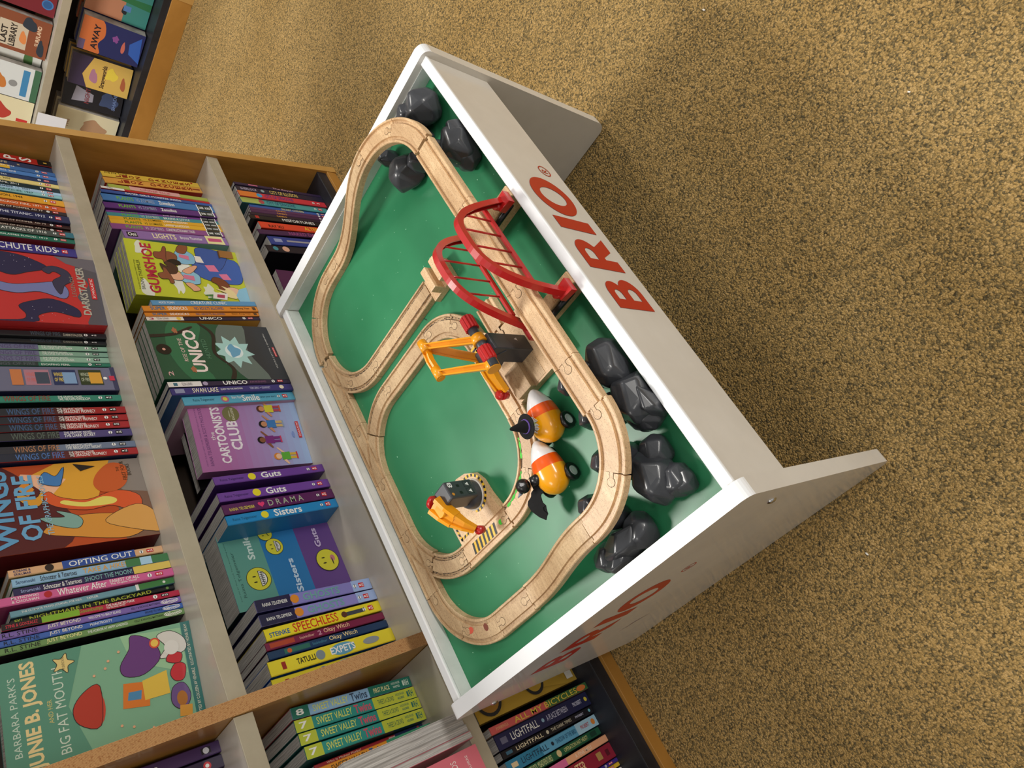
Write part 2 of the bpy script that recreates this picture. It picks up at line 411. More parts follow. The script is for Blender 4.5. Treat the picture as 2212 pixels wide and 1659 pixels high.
track(line((.138,.250,G_),(.084,.250,G_)),'short straight track between two switches along the back rail',BEECH_WORN,pegs=(1,))
track(arcp(-.028,.143,.1045,45,0,G_),'curved track where the inner loop leaves the middle switch',BEECH_WORN,pegs=(1,))
track(line((.0765,.143,G_),(.0755,.006,G_)),'straight track on the right side of the inner loop beside the siding',BEECH_WORN,pegs=(1,))
track(arcp(-.004,.006,.0795,0,-45,G_),'tight curved track at the right of the inner loop nearer the siding',BEECH_WORN,pegs=(1,))
track(arcp(-.004,.006,.0795,-45,-90,G_),'tight curved track running up to the lifting crane plate',BEECH_WORN,pegs=(1,))
green=[]
track(arcp(-.133,.031,.1035,-90,-135,G_),'curved track with green marker scribble behind the witch hat racer',BEECH,pegs=(1,))
gt=track(arcp(-.133,.031,.1035,-135,-180,G_),'curved track with green marker scribble behind the bat racer',BEECH,pegs=(1,))
track(arcp(-.133,.146,.1035,180,135,G_),'curved track between the round crane plate and the left switch',BEECH_WORN,pegs=(1,))
track(line((-.028,.250,G_),(-.130,.250,G_)),'straight track along the back rail between middle and left switches',BEECH_WORN,pegs=(1,))
track(arcp(-.242,.147,.103,90,135,G_),'curved track leaving the left switch towards the left end',BEECH_WORN,pegs=(1,))
track(arcp(-.242,.147,.103,135,180,G_),'curved track with red marker smudges at the back left corner',BEECH_WORN,pegs=(1,))
track(line((-.345,.147,G_),(-.345,.069,G_)),'straight track at the foot of the left ramp',BEECH_WORN,pegs=())
def grime(o,path,seed,sides=(1,),dens=.7):
    rnd=random.Random(seed); mb=MB(); m_=mat('#3b3128',.9,name='groove_grime'); inv=(TB.inverted()@o.matrix_world).inverted()
    n=len(path)
    if n<4: path=line(path[0],path[-1],24); n=24
    for s_ in sides:
        for off in (.0098,.0143):
            for i in range(n-1):
                if rnd.random()>dens: continue
                a=Vector(path[i]);b_=Vector(path[i+1]);d=(b_-a).normalized();sd=Vector((d.y,-d.x,0))*s_
                w=rnd.uniform(.0002,.0007); q=[a+sd*(off-w),a+sd*(off+w),b_+sd*(off+w),b_+sd*(off-w)]
                zz=.0002 if off<.01 else -.0029
                if off>.01: q=[a+sd*(.0128-w),a+sd*(.0128+w),b_+sd*(.0128+w),b_+sd*(.0128-w)]
                mb.poly([tuple(inv@(v+Vector((0,0,zz)))) for v in q],m_)
    g=mb.build('groove_grime',o,fix=False); return g
for i,(lb_,pth,sd_) in enumerate([('curved track turning into the dead end siding',arcp(.240,.143,.107,135,180,G_,24),(1,-1)),('long straight siding track ending at the wooden buffer',line((.133,.140,G_),(.133,-.046,G_),60),(-1,1)),
  ('curved track where the inner loop leaves the middle switch',arcp(-.028,.143,.1045,45,0,G_,20),(-1,)),('tight curved track at the right of the inner loop nearer the siding',arcp(-.004,.006,.0795,0,-45,G_,20),(-1,)),('tight curved track running up to the lifting crane plate',arcp(-.004,.006,.0795,-45,-90,G_,20),(-1,)),
  ('curved track with green marker scribble behind the witch hat racer',arcp(-.133,.031,.1035,-90,-135,G_,24),(1,)),('curved track with green marker scribble behind the bat racer',arcp(-.133,.031,.1035,-135,-180,G_,24),(1,)),
  ('curved track between the round crane plate and the left switch',arcp(-.133,.146,.1035,180,135,G_,24),(1,-1))]):
    grime([o for o in bpy.data.objects if o.get('label')==lb_][0],pth,i,sd_,.75)
mb=MB()
for x,y,a in ((.108,-.006,.6),(.119,.012,.2)):
    for k in range(3):
        c=Vector((x+.003*k*math.cos(a),y+.003*k*math.sin(a))); mb.poly([(c.x-.002,c.y-.0007,ZB+.0002),(c.x+.002,c.y-.0003,ZB+.0002),(c.x+.0015,c.y+.0008,ZB+.0002),(c.x-.0015,c.y+.0005,ZB+.0002)],mat('#1c2a24',.8,name='dark_scuff'))
sc_=mb.build('scuff_marks',board,fix=False)
def boolean(base,others,op):
    o=link('b',base)
    for me in others:
        c=link('c',me); md=o.modifiers.new('x','BOOLEAN'); md.object=c; md.operation=op; md.solver='EXACT'
    dg=bpy.context.evaluated_depsgraph_get(); dg.update(); r=bpy.data.meshes.new_from_object(o.evaluated_get(dg))
    for md in o.modifiers: bpy.data.objects.remove(md.object)
    bpy.data.objects.remove(o); return r
def sweep_me(path,prof,m_):
    mb=MB(); mb.sweep(path,prof,m_); bmesh.ops.recalc_face_normals(mb.bm,faces=mb.bm.faces); me=bpy.data.meshes.new('s'); mb.bm.to_mesh(me); mb.bm.free(); me.materials.append(m_); return me
BODY=[(-HW,-TH),(HW,-TH),(HW,-.0008),(HW-.0008,0),(-HW+.0008,0),(-HW,-.0008)]
def gp(s): return [(s*.0092,.002),(s*.0095,-.0032),(s*.0149,-.0032),(s*.0152,.002)]
def ext(path,g=.004):
    a=Vector(path[0]);b=Vector(path[1]);c=Vector(path[-1]);d=Vector(path[-2])
    return [tuple(a+(a-b).normalized()*g)]+list(path)+[tuple(c+(c-d).normalized()*g)]
def switch(routes,label,m_,pegsat=(),plate=None,name='wooden_track_switch',plate_m=None):
    off=Vector((routes[0][0][0],routes[0][0][1],0)); loc=lambda P:[tuple(Vector(p)-off) for p in P]
    body=[sweep_me(loc(trim(p)),BODY,m_) for p in routes]
    if plate:
        mb=MB(); mb.prism([(p[0]-off.x,p[1]-off.y) for p in plate],0,G_,m_); bmesh.ops.recalc_face_normals(mb.bm,faces=mb.bm.faces)
        me=bpy.data.meshes.new('p'); mb.bm.to_mesh(me); mb.bm.free(); me.materials.append(m_); body.append(me)
    r=body[0]
    for b_ in body[1:]: r=boolean(r,[b_],'UNION')
    cut=[sweep_me(loc(ext(p)),gp(s),m_) for p in routes for s in (-1,1)]
    for c in cut: r=boolean(r,[c],'DIFFERENCE')
    o=link(name,r); o.matrix_world=TB@Matrix.Translation(off); tag(o,label,'train track')
    for p,e in pegsat: peg(o,p,e,m_,off)
    return o
sA=[line((.240,.250,G_),(.138,.250,G_),3),arcp(.240,.143,.107,90,135,G_,16)]
switch(sA,'wooden switch where the dead end siding leaves the back straight',BEECH_WORN,((sA[0],1),(sA[1],1)))
sB=[line((-.028,.250,G_),(.084,.250,G_),3),arcp(-.028,.1455,.1045,90,45,G_,16)]
switch(sB,'wooden switch in the middle of the back straight feeding the inner loop',BEECH_WORN,((sB[0],-1),))
sC=[line((-.130,.250,G_),(-.242,.250,G_),3),arcp(-.130,.1465,.1035,90,135,G_,16)]
switch(sC,'wooden switch at the left of the back straight with dark worn grooves',BEECH_WORN,((sC[0],1),))
# marker scribbles and stains that belong to single pieces
def stain(poly,color,z=G_+.0003,parent=None,name='marker_scribble'):
    mb=MB(); mb.poly([(x,y,z) for x,y in poly],mat(color,.6,name='marker_'+name)); o=mb.build(name,fix=False); o.matrix_world=TB
    if parent: o.parent=parent; o.matrix_parent_inverse=parent.matrix_world.inverted()
    return o
def strip(c,w):
    L=[];R=[]
    for i,p in enumerate(c):
        a=Vector(c[max(i-1,0)]);b=Vector(c[min(i+1,len(c)-1)]);d=(b-a).normalized();n=Vector((-d.y,d.x));ww=w*(.6+.4*math.sin(i*2.1)) 
        L.append(tuple(Vector(p)+n*ww));R.append(tuple(Vector(p)-n*ww))
    return L+R[::-1]
allo=[o for o in bpy.data.objects]
byl=lambda s:[o for o in bpy.data.objects if o.get('label')==s][0]
g1=byl('curved track with green marker scribble behind the witch hat racer'); g2=gt
stain(strip([(-.133+.0925*math.cos(math.radians(a)),.031+.0925*math.sin(math.radians(a))) for a in range(-128,-108,3)],.0022),'#4fcf3a',parent=g1)
stain(strip([(-.133+.0935*math.cos(math.radians(a)),.031+.0935*math.sin(math.radians(a))) for a in range(-175,-138,3)],.0026),'#35b82c',parent=g2)
stain([(-.133+.104*math.cos(math.radians(a+170))+.004*math.cos(math.radians(k)),.031+.104*math.sin(math.radians(a+170))+.004*math.sin(math.radians(k))) for a,k in [(0,i*40) for i in range(9)]],'#4fcf3a',parent=g2)
r1=byl('curved track with red marker smudges at the back left corner')
stain([(-.325+.005*math.cos(k*.8),.205+.007*math.sin(k*.8)) for k in range(8)],'#d0553f',parent=r1)
stain([(-.336+.006*math.cos(k*.8),.172+.005*math.sin(k*.8)) for k in range(8)],'#7a3a26',parent=r1)
# wooden buffer
def buffer():
    o=empty('wooden_buffer_stop',label='pale wooden buffer block with two ridges at the end of the siding',cat='buffer stop'); o.matrix_world=TB@Matrix.Translation((.126,-.074,0))
    mb=MB(); mb.box(-.021,.021,-.030,.025,0,.0115,BEECH_PALE,.0008); mb.build('base_block',o)
    for y in (-.024,.000):
        mb=MB(); mb.box(-.021,.021,y-.006,y+.007,.0115,.031,BEECH_PALE,.001); mb.build('ridge_block',o)
buffer()
# ================================================================ rock piers
def hull_rock(mb,c,rad,h,seed,base=0,n=18,sq=1.0):
    rnd=random.Random(seed); pts=[]
    for i in range(n):
        a=2*PI*(i*.618)%(2*PI)+rnd.uniform(-.25,.25); t=i/(n-1); rr=1.0 if t<.45 else (1-.5*((t-.45)/.55)**1.7)
        rr*=rnd.uniform(.88,1.06); z=h*t*rnd.uniform(.92,1.0) if t>.1 else 0
        pts.append(mb.bm.verts.new((c[0]+rad[0]*rr*math.cos(a),c[1]+rad[1]*rr*math.sin(a),base+z)))
    r=bmesh.ops.convex_hull(mb.bm,input=pts); k=mb.mi(ROCK)
    bmesh.ops.delete(mb.bm,geom=[v for v in pts if v.is_valid and not v.link_faces],context='VERTS')
    fs=[f for f in r['geom'] if isinstance(f,bmesh.types.BMFace) and f.is_valid]
    vs={v for f in fs for v in f.verts}
    fs=[f for f in mb.bm.faces if all(v in vs for v in f.verts)]
    d=bmesh.ops.dissolve_limit(mb.bm,angle_limit=.36,verts=list(vs),edges=list({e for f in fs for e in f.edges}))
    vs=[v for v in vs if v.is_valid]; es=list({e for v in vs for e in v.link_edges})
    b=bmesh.ops.bevel(mb.bm,geom=es,offset=min(rad)*.125,segments=3,affect='EDGES',profile=.5,clamp_overlap=True)
    for f in mb.bm.faces: f.material_index=k
    for f in b['faces']: f.smooth=True
ZC=.0590
def pier(lobes,core,label,seed,screw=None):
    c=core; o=empty('rock_pier',label=label,cat='rock',group=None); o.matrix_world=TB@Matrix.Translation((c[0],c[1],0))
    mb=MB()
    for i,(x,y,rx,ry,h) in enumerate(lobes): k_=1.1 if h<ZC else 1.0; hull_rock(mb,(x-c[0],y-c[1]),(rx*k_,ry*k_),h,seed*10+i)
    if not screw: return mb.build('rock_body',o)
    mb.build('rock_body',o)
    s=MB(); s.lathe([(0,.003),(.0012,.0028),(.002,.0016),(.0021,0)],STEEL,Matrix.Translation((screw[0]-c[0],screw[1]-c[1],screw[2])),14); s.build('screw_head',o)
ZC=.0590
pier([(.350,-.226,.030,.034,.052),(.325,-.195,.020,.024,ZC),(.309,-.136,.030,.031,.048),(.365,-.120,.016,.014,.040),(.372,-.200,.020,.022,.044)],(.325,-.18),'grey faceted rock pier under the curve at the far right corner',3)
pier([(.238,-.243,.036,.026,.050),(.262,-.205,.022,.026,ZC),(.292,-.170,.017,.017,.047),(.218,-.240,.022,.022,.030),(.252,-.256,.024,.016,.044)],(.25,-.215),'grey faceted rock pier with a screw by the right of the near rim',5,(.214,-.229,.026))
pier([(-.192,-.243,.034,.025,.054),(-.185,-.215,.022,.024,ZC),(-.174,-.184,.016,.018,.050)],(-.185,-.215),'grey faceted rock pier nearest the crane plate under the raised straight',7)
pier([(-.250,-.246,.036,.027,.055),(-.262,-.243,.030,.026,.040),(-.240,-.215,.022,.024,ZC),(-.226,-.184,.017,.018,.050),(-.272,-.238,.018,.018,.030),(-.262,-.262,.026,.014,.048)],(-.24,-.215),'grey faceted rock pier with a screw where the left curve begins',9,(-.279,-.232,.018))
pier([(-.336,-.208,.033,.027,.055),(-.352,-.226,.022,.020,.040),(-.310,-.222,.020,.022,.036),(-.300,-.190,.024,.026,ZC),(-.281,-.163,.017,.017,.050),(-.358,-.232,.016,.015,.034)],(-.31,-.19),'grey faceted rock pier at the near left corner under the curve middle',11,(-.310,-.214,.020))
pier([(-.372,-.122,.020,.034,.050),(-.370,-.146,.022,.026,.038),(-.372,-.090,.018,.022,.040),(-.335,-.125,.020,.024,ZC),(-.312,-.112,.016,.017,.050),(-.384,-.105,.014,.022,.044)],(-.34,-.125),'grey faceted rock pier against the left end rim under the ramp top',13,(-.357,-.146,.022))
# ================================================================ red bridge
br=empty('arch_bridge',label='red plastic twin arch bridge straddling the raised beech track',cat='toy bridge'); br.matrix_world=TB@Matrix.Translation((.000,-.221,0))
def arch_pts(s,n=36):
    P=[]
    for i in range(n+1):
        t=-1+2*i/n; x=.086*t
        z=.040+.106*(1-abs(t)**3)
        y=s*(.0265+(.011 if s<0 else .003)*abs(t)**5)
        P.append((x,y,z))
    return P
UP=lambda P:[(0,0,1)]*len(P)
for s in (-1,1):
    P=arch_pts(s)
    # C-section rib: web with two flanges; its plane stays upright while the feet splay
    mb=MB()
    rings=[]; k=mb.mi(RED); n=len(P)
    prof=[(-.0045,-.0045),(.0045,-.0045),(.0045,-.0030),(-.0015,-.0030),(-.0015,.0030),(.0045,.0030),(.0045,.0045),(-.0045,.0045)]
    for i,p in enumerate(P):
        t=(Vector(P[min(i+1,n-1)])-Vector(P[max(i-1,0)])).normalized(); side=Vector((0,1,0)); u=side.cross(t).normalized() if False else t.cross(side).normalized(); side=u.cross(t).normalized()
        rings.append([mb.bm.verts.new(Vector(p)+side*(-s*b_ if False else b_)+u*(a*1.0)*(-1)) for a,b_ in prof])
    q=len(prof)
    for j in range(n-1):
        for i in range(q):
            f=mb.bm.faces.new((rings[j][i],rings[j+1][i],rings[j+1][(i+1)%q],rings[j][(i+1)%q])); f.material_index=k
    for f in (mb.bm.faces.new(rings[0]),mb.bm.faces.new(rings[-1][::-1])): f.material_index=k
    mb.build('arch_rib',br)
    mb=MB(); mb.box(-.070,.078,s*.0258-.0022,s*.0258+.0022,.066,.0735,RED,.0008); mb.build('deck_chord',br)
    for x in (-.036,-.008,.022,.051):
        t=x/.086; zt=.040+.106*(1-abs(t)**3); yt=s*(.0265+(.011 if s<0 else .003)*abs(t)**5)
        mb=MB(); mb.cyl((x,s*.0262,.072),(x,yt,zt-.002),.0014,.0014,RED,10); mb.build('hanger_rod',br)
    for e in (-1,1):
        x=e*.084; yy=s*(.040 if s<0 else .034)
        mb=MB(); mb.prism([(x-.0085,yy-s*.012),(x+.0085,yy-s*.012),(x+.0105,yy+s*.010),(x-.0105,yy+s*.010)][::s],.031,.042,RED,None,.001); mb.cyl((x,yy-s*.010,.035),(x,yy-s*.010,.047),.0055,.0055,RED,20); ft=mb.build('foot_block',br)
for e in (-1,1):
    x=e*.084+.012
    mb=MB(); mb.box(x-.010,x+.010,-.052,.052,0,.0305,BEECH,.001); mb.build('wooden_support',br)
    mb=MB(); mb.cyl((x-.014,-.040,.024),(x-.014,.040,.024),.0042,.0042,BLACKP,14); mb.build('cross_bar',br)
# ================================================================ lifting crane with loading plate
r1_=[line((-.004,-.0735,G_),(-.133,-.0735,G_),3)]
pl=switch(r1_,'square beech loading plate with a track along its back edge',BEECH_PALE,((r1_[0],1),),plate=[(-.006,-.060),(-.006,-.098),(-.024,-.112),(-.024,-.205),(-.131,-.205),(-.131,-.060)],name='loading_plate')
mb=MB(); mb.box(-.128,-.072,-.152,-.108,G_,G_+.0006,BEECH_WORN,0); mb.box(-.131,-.088,-.128,-.098,G_,.0225,BEECH_WORN,.0008)
lb=mb.build('loading_dock_block'); lb.matrix_world=TB; tag(lb,'low beech block standing on the loading plate under the orange arm','wooden block')
st=track([(-.0215,-.124,G_+.001),(.000,-.124,G_+.0006),(.028,-.124,G_)],'short beech stub track poking out from the loading plate beside the bridge',BEECH_PALE,pegs=(-1,))
# hazard stripes on the plate
mb=MB()
for i in range(7): mb.poly([(-.020+.006*i*.5,-.055-.0,0) if False else (-.006-.004*i,-.0865,G_+.0004),(-.009-.004*i,-.0865,G_+.0004),(-.011-.004*i,-.0605,G_+.0004),(-.008-.004*i,-.0605,G_+.0004)],BLK if i%2 else YEL)
h=mb.build('hazard_stripes',fix=False); h.matrix_world=TB; h.parent=pl; h.matrix_parent_inverse=pl.matrix_world.inverted()
cr=empty('lifting_crane',label='orange toy crane with two red ribbed knobs on a dark grey tower',cat='toy crane'); cr.matrix_world=TB@Matrix.Translation((-.0765,-.142,G_))
mb=MB(); mb.box(-.0135,.0135,-.0135,.0135,0,.072,DGREY,.0008); mb.box(-.0125,.0125,-.0138,-.0133,.004,.068,DGREY); tw=mb.build('tower',cr)
mb=MB(); y=-.0141; mb.poly([(.001,y,.022),(.0065,y,.022),(.0038,y,.028)],mat('#d8d8d8',.4)); mb.build('warning_triangle',tw,fix=False)
# dark cab brackets reaching towards the track
for x in (-.012,.012):
    mb=MB(); pts=[(-.010,.050),(.006,.066),(.030,.052),(.052,.040),(.062,.022),(.056,.016),(.044,.030),(.022,.036),(.004,.040)]
    M4=Matrix(((0,0,1,x-.0025),(1,0,0,0),(0,1,0,0),(0,0,0,1))); mb.prism(pts,0,.005,DGREY,M4,.0006); mb.build('grab_bracket',cr)
mb=MB(); mb.box(-.012,.012,.000,.030,.040,.064,DGREY,.002); put_text(mb,'10',frame((0,.0,.0643),(1,0,0),(0,1,0)),.014,.009,mat('#d8d8dc',.4)); mb.build('gear_housing',cr)
# axle and knobs
AZ=.077
mb=MB(); mb.cyl((-.034,0,AZ),(.045,0,AZ),.0072,.0072,DGREY,24); mb.build('axle',cr)
def knob(x0,x1):
    mb=MB(); k=mb.mi(RED); n=48; A=[];B=[]
    for i in range(n):
        r=.0098 if i%4<2 else .0088
        a=2*PI*i/n; A.append(mb.bm.verts.new((x0,r*math.cos(a),AZ+r*math.sin(a)))); B.append(mb.bm.verts.new((x1,r*math.cos(a),AZ+r*math.sin(a))))
    C2=[mb.bm.verts.new((x1+(x1-x0)/abs(x1-x0)*.0022,.0068*math.cos(2*PI*i/n),AZ+.0068*math.sin(2*PI*i/n))) for i in range(n)]
    for i in range(n):
        for P_,Q_ in ((A,B),(B,C2)):
            f=mb.bm.faces.new((P_[i],P_[(i+1)%n],Q_[(i+1)%n],Q_[i])); f.material_index=k; f.smooth=P_ is B
    mb.bm.faces.new(A[::-1]).material_index=k; mb.bm.faces.new(C2).material_index=k
    mb.build('ribbed_knob',cr)
knob(.030,.050); knob(-.010,-.030) if False else knob(-.002,-.022)
# luffing arms
def beam(name,p,q,w0,w1,h0,h1,parent,m_=ORANGE,up=(0,0,1)):
    p=Vector(p);q=Vector(q);d=(q-p).normalized();s=d.cross(Vector(up)).normalized();u=s.cross(d).normalized()
    mb=MB(); k=mb.mi(m_)
    def ring(c,w,h): return [mb.bm.verts.new(c+s*a*w/2+u*b*h/2) for a,b in ((-1,-1),(1,-1),(1,1),(.55,1),(.55,.45),(-.55,.45),(-.55,1),(-1,1))]
    A=ring(p,w0,h0);M_=ring((p+q)/2+u*.002,w0*.45+w1*.55,h0*.4+h1*.6);B=ring(q,w1,h1)
    for X,Y in ((A,M_),(M_,B)):
        for i in range(8): mb.bm.faces.new((X[i],Y[i],Y[(i+1)%8],X[(i+1)%8])).material_index=k
    mb.bm.faces.new(A).material_index=k; mb.bm.faces.new(B[::-1]).material_index=k
    return mb.build(name,parent)
t1=(.052,.060,.110);t2=(.006,.061,.110)
j1=(.012,.000,AZ);j2=(-.029,.004,AZ-.002)
beam('jib_arm',j1,t1,.010,.008,.014,.010,cr); beam('jib_arm',j2,t2,.010,.008,.014,.010,cr)
for p in (j1,j2):
    mb=MB(); mb.cyl(Vector(p)+Vector((-.006,0,0)),Vector(p)+Vector((.006,0,0)),.0098,.0098,ORANGE,24); mb.build('pivot_hub',cr)
def tilt_cyl(name,c,ax,L,r,parent,m_=ORANGE):
    c=Vector(c);ax=Vector(ax).normalized(); mb=MB(); mb.cyl(c-ax*L/2,c+ax*L/2,r,r,m_,24); mb.cyl(c+ax*L/2,c+ax*(L/2+.0006),r*.6,r*.6,m_,20); mb.cyl(c-ax*(L/2+.0006),c-ax*L/2,r*.6,r*.6,m_,20); return mb.build(name,parent)
tilt_cyl('jib_roller',(t1[0],t1[1],t1[2]),(1,.05,0),.018,.0065,cr); tilt_cyl('jib_roller',(t2[0],t2[1],t2[2]),(1,.05,0),.018,.0065,cr)
beam('cross_beam',(.046,.062,.108),(.012,.063,.108),.009,.009,.008,.008,cr)
beam('lower_boom',(.050,.060,.104),(.006,.030,.050),.012,.012,.006,.006,cr)
beam('loading_boom',(-.004,.024,.060),(-.032,.050,.024),.026,.022,.008,.008,cr)
mb=MB(); mb.cyl((-.036,.056,.012),(-.036,.056,.024),.006,.0075,RED,20); mb.lathe([(0,.0062),(.003,.0072),(.006,.0055),(.0078,0)],RED,Matrix.Translation((-.036,.056,.024)),24); mb.build('red_magnet',cr)
# ================================================================ round crane
pts=[]
for a in range(40,221,12):
    an=math.radians(a-90); pts.append((-.168+.0*0+.030*math.cos(math.radians(a-110)),.076+.033*math.sin(math.radians(a-110))))
r2_=[line((-.2365,.033,G_),(-.2365,.145,G_),3)]
plate=[(-.254,.036),(-.222,.036),(-.190,.043),(-.165,.045),(-.148,.053),(-.139,.068),(-.135,.088),(-.139,.108),(-.150,.126),(-.167,.143),(-.222,.147-.006),(-.254,.141)]
p2=switch(r2_,'rounded beech crane plate with black and yellow hazard stripes',BEECH_PALE,((r2_[0],1),),plate=plate,name='crane_plate')
z=G_+.0004
def hz(name='hazard_stripes'):
    h=mb.build(name,fix=False); h.matrix_world=TB; h.parent=p2; h.matrix_parent_inverse=p2.matrix_world.inverted()
mb=MB()
for i in range(13):
    y0=.060+i*.0046
    mb.poly([(-.2285,y0,z),(-.2285,y0+.0046,z),(-.2445,y0+.0046+.004,z),(-.2445,y0+.004,z)],YEL if i%2 else BLK)
hz('track_stripes'); mb=MB()
def band(p,q,w,n):
    p=Vector(p);q=Vector(q);d=(q-p)/n; s=Vector((-d.y,d.x)).normalized()*w
    for i in range(n):
        a=p+d*i;b=a+d; k=d*.5; mb.poly([(a.x,a.y,z),(b.x,b.y,z),(b.x+s.x+k.x,b.y+s.y+k.y,z),(a.x+s.x+k.x,a.y+s.y+k.y,z)],YEL if i%2 else BLK)
band((-.160,.139),(-.214,.137),.0035,13); band((-.214,.137),(-.214,.112),.0035,6)
hz('border_stripes'); mb=MB()
for i in range(40):
    a0=math.radians(i*9);a1=math.radians(i*9+9)
    if 60<i*9<150: continue
    mb.poly([(-.172+r*math.cos(a),.070+r*math.sin(a),z) for r,a in ((.0245,a0),(.0245,a1),(.0285,a1),(.0285,a0))],YEL if i%2 else BLK)
hz('ring_stripes')
c2=empty('swivel_crane',label='small dark grey swivel crane marked 8 with a single orange arm',cat='toy crane'); c2.matrix_world=TB@Matrix.Translation((-.173,.072,G_))
mb=MB(); mb.lathe([(.0004,.0235),(.0012,.0235),(.0012,0)],mat('#cfcac0',.4),None,40); mb.lathe([(.001,.0215),(.006,.0215),(.012,.0195),(.016,.016),(.016,0)],DGREY,None,40); mb.build('turntable',c2)
mb=MB()
M4=Matrix.Rotation(math.radians(4),4,'Z')
mb.box(-.0145,.0145,-.021,.008,.010,.062,DGREY,.0025,M4); cab=mb.build('cab',c2)
mb=MB(); LW=mat('#e4e6e8',.4); BK=mat('#17191b',.4)
F=M4@frame((0,-.0213,.036),(1,0,0),(0,0,1))
put_text(mb,'8',F@Matrix.Translation((.0075,.0185,0)),.009,.0085,LW)
for x in (-.006,.006):
    mb.add_mesh(shape_mesh([([(x-.005,-.019),(x+.005,-.019),(x+.005,-.007),(x-.005,-.007)],[[(x-.0045,-.0185),(x+.0045,-.0185),(x+.0045,-.0075),(x-.0045,-.0075)]])]),F,BK)
    mb.add_mesh(shape_mesh([([(x-.003,-.016),(x+.003,-.016),(x,-.010)],[])]),F,LW)
    mb.add_mesh(shape_mesh([([(x-.0022,.002),(x+.0022,.002),(x+.0022,.007),(x-.0022,.007)],[])]),F@Matrix.Translation((-.001,0,0)),BK)
mb.add_mesh(shape_mesh([([(-.008+.0025*math.cos(i*.6),.020+.0025*math.sin(i*.6)) for i in range(10)],[])]),F,mat('#c98a30',.4))
mb.build('front_markings',cab,fix=False)
ab=(.006,.014,.060); at=(-.060,-.010,.028)
beam('arm',(.000,.011,.066),(-.034,.002,.054),.027,.022,.018,.016,c2); beam('arm_tip',(-.032,.0025,.0545),(-.058,-.006,.034),.021,.010,.015,.008,c2)
mb=MB(); mb.cyl((.004,.016,.062),(.009,.020,.064),.011,.009,RED,28); mb.build('red_cap',c2)
mb=MB(); mb.cyl((-.014,.006,.058),(-.014,.006,.0685),.011,.0105,ORANGE,28); mb.build('arm_hub',c2)
mb=MB(); mb.cyl((-.060,-.006,.020),(-.060,-.006,.030),.0055,.0065,RED,22); mb.lathe([(0,.0065),(.002,.0055),(.003,0)],RED,Matrix.Translation((-.060,-.006,.030)),22); mb.build('hook',c2)
# ================================================================ candy corn racers
CW=mat('#e9e9ea',.22,0,.5,'racer_white_lacquer'); CO=mat('#ee5a08',.22,0,.5,'racer_orange_lacquer'); CY_=mat('#f2a310',.22,0,.5,'racer_yellow_lacquer')
def racer(loc,yaw,label):
    o=empty('candy_corn_racer',label=label,cat='toy car'); o.matrix_world=TB@Matrix.Translation(loc)@Matrix.Rotation(yaw,4,'Z')
    prof=[(-.0400,0),(-.0395,.004),(-.0375,.0092),(-.034,.0145),(-.029,.0188),(-.022,.0222),(-.013,.0235),(-.0040,.0232),(-.0039,.0232),(.0045,.0220),(.0130,.0199),(.0131,.0199),(.0195,.0175),(.0196,.0175),(.027,.0142),(.034,.0103),(.039,.0068),(.0422,.0035),(.0432,0)]
    cm=lambda j: CY_ if j<8 else (CO if j<11 else CW)
    mb=MB(); mb.lathe(prof,CY_,Matrix.Translation((0,0,.0235))@Matrix.Rotation(PI/2,4,'Y')@Matrix.Diagonal((.92,1,.94,1)),40,cm); mb.build('body',o)
    for x in (-.020,):
        for s in (-1,1):
            mb=MB(); M4=Matrix.Translation((x,s*.0195,.0128))@Matrix.Rotation(-s*PI/2,4,'X')
            mb.lathe([(0,.0),(0,.0105),(.0012,.0122),(.006,.0125),(.0075,.0115),(.0078,.0075),(.0068,.0070),(.0068,.0)],BLACKP,M4,32); w=mb.build('wheel',o)
            mb=MB(); mb.lathe([(.0067,.0068),(.0079,.0066),(.0074,.0045),(.0078,.0018),(.0080,0)],mat('#c9d2d2',.4),M4,28); mb.build('wheel_hub',w)
    mb=MB(); 
    for s in (-1,1):
        M4=Matrix.Translation((.020,s*.001,.0075))@Matrix.Rotation(-s*PI/2,4,'X'); mb.lathe([(0,0),(0,.007),(.005,.0075),(.0055,.005),(.0055,0)],BLACKP,M4,24)
    mb.build('front_wheels',o)
    return o
ca=racer((-.177,-.1210,0),math.radians(-7),'candy corn striped racer driven by a witch in a black hat')
cb=racer((-.2335,-.0835,0),math.radians(-5),'candy corn striped racer driven by a black bat')
# witch driver: green head, grey hair, black felt hat
w=empty('witch_figure',label='little witch driver with black pointed felt hat and grey string hair',cat='toy figure'); w.matrix_world=ca.matrix_world@Matrix.Translation((-.009,.008,.044))
mb=MB(); mb.lathe([(-.006,0),(-.005,.005),(0,.0078),(.004,.0078),(.009,.005),(.0105,0)],mat('#7f9a4c',.5),None,24); mb.build('head',w)
H4=Matrix.Translation((0,.001,.0105))@Matrix.Rotation(math.radians(-10),4,'X')
mb=MB(); mb.lathe([(0,.0),(0,.0165),(.0011,.0168),(.0014,.0162),(.0016,.0092),(.005,.0084),(.012,.0062),(.020,.0038),(.026,.0020),(.0278,.0)],FELT,H4,36); hat=mb.build('felt_hat',w)
mb=MB(); mb.lathe([(.0017,.0094),(.0017,.0098),(.0036,.0094),(.0036,.0089)],mat('#6a4fa8',.5),H4,36); mb.build('hat_band',hat)
mb=MB(); rnd=random.Random(4); HAIR=mat('#b9b4ae',.8,name='string_hair')
for i in range(60):
    a=rnd.uniform(-PI,.6*PI); r=.0075; p=Vector((r*math.cos(a),r*math.sin(a),.004)); P=[p]
    for k in range(4):
        p=p+Vector((math.cos(a+rnd.uniform(-.6,.6))*.0022,math.sin(a+rnd.uniform(-.6,.6))*.0022,-.0028+rnd.uniform(-.001,.001))); P.append(p)
    mb.sweep([tuple(v) for v in P],[(.0005,.0005),(-.0005,.0005),(-.0005,-.0005),(.0005,-.0005)],HAIR)
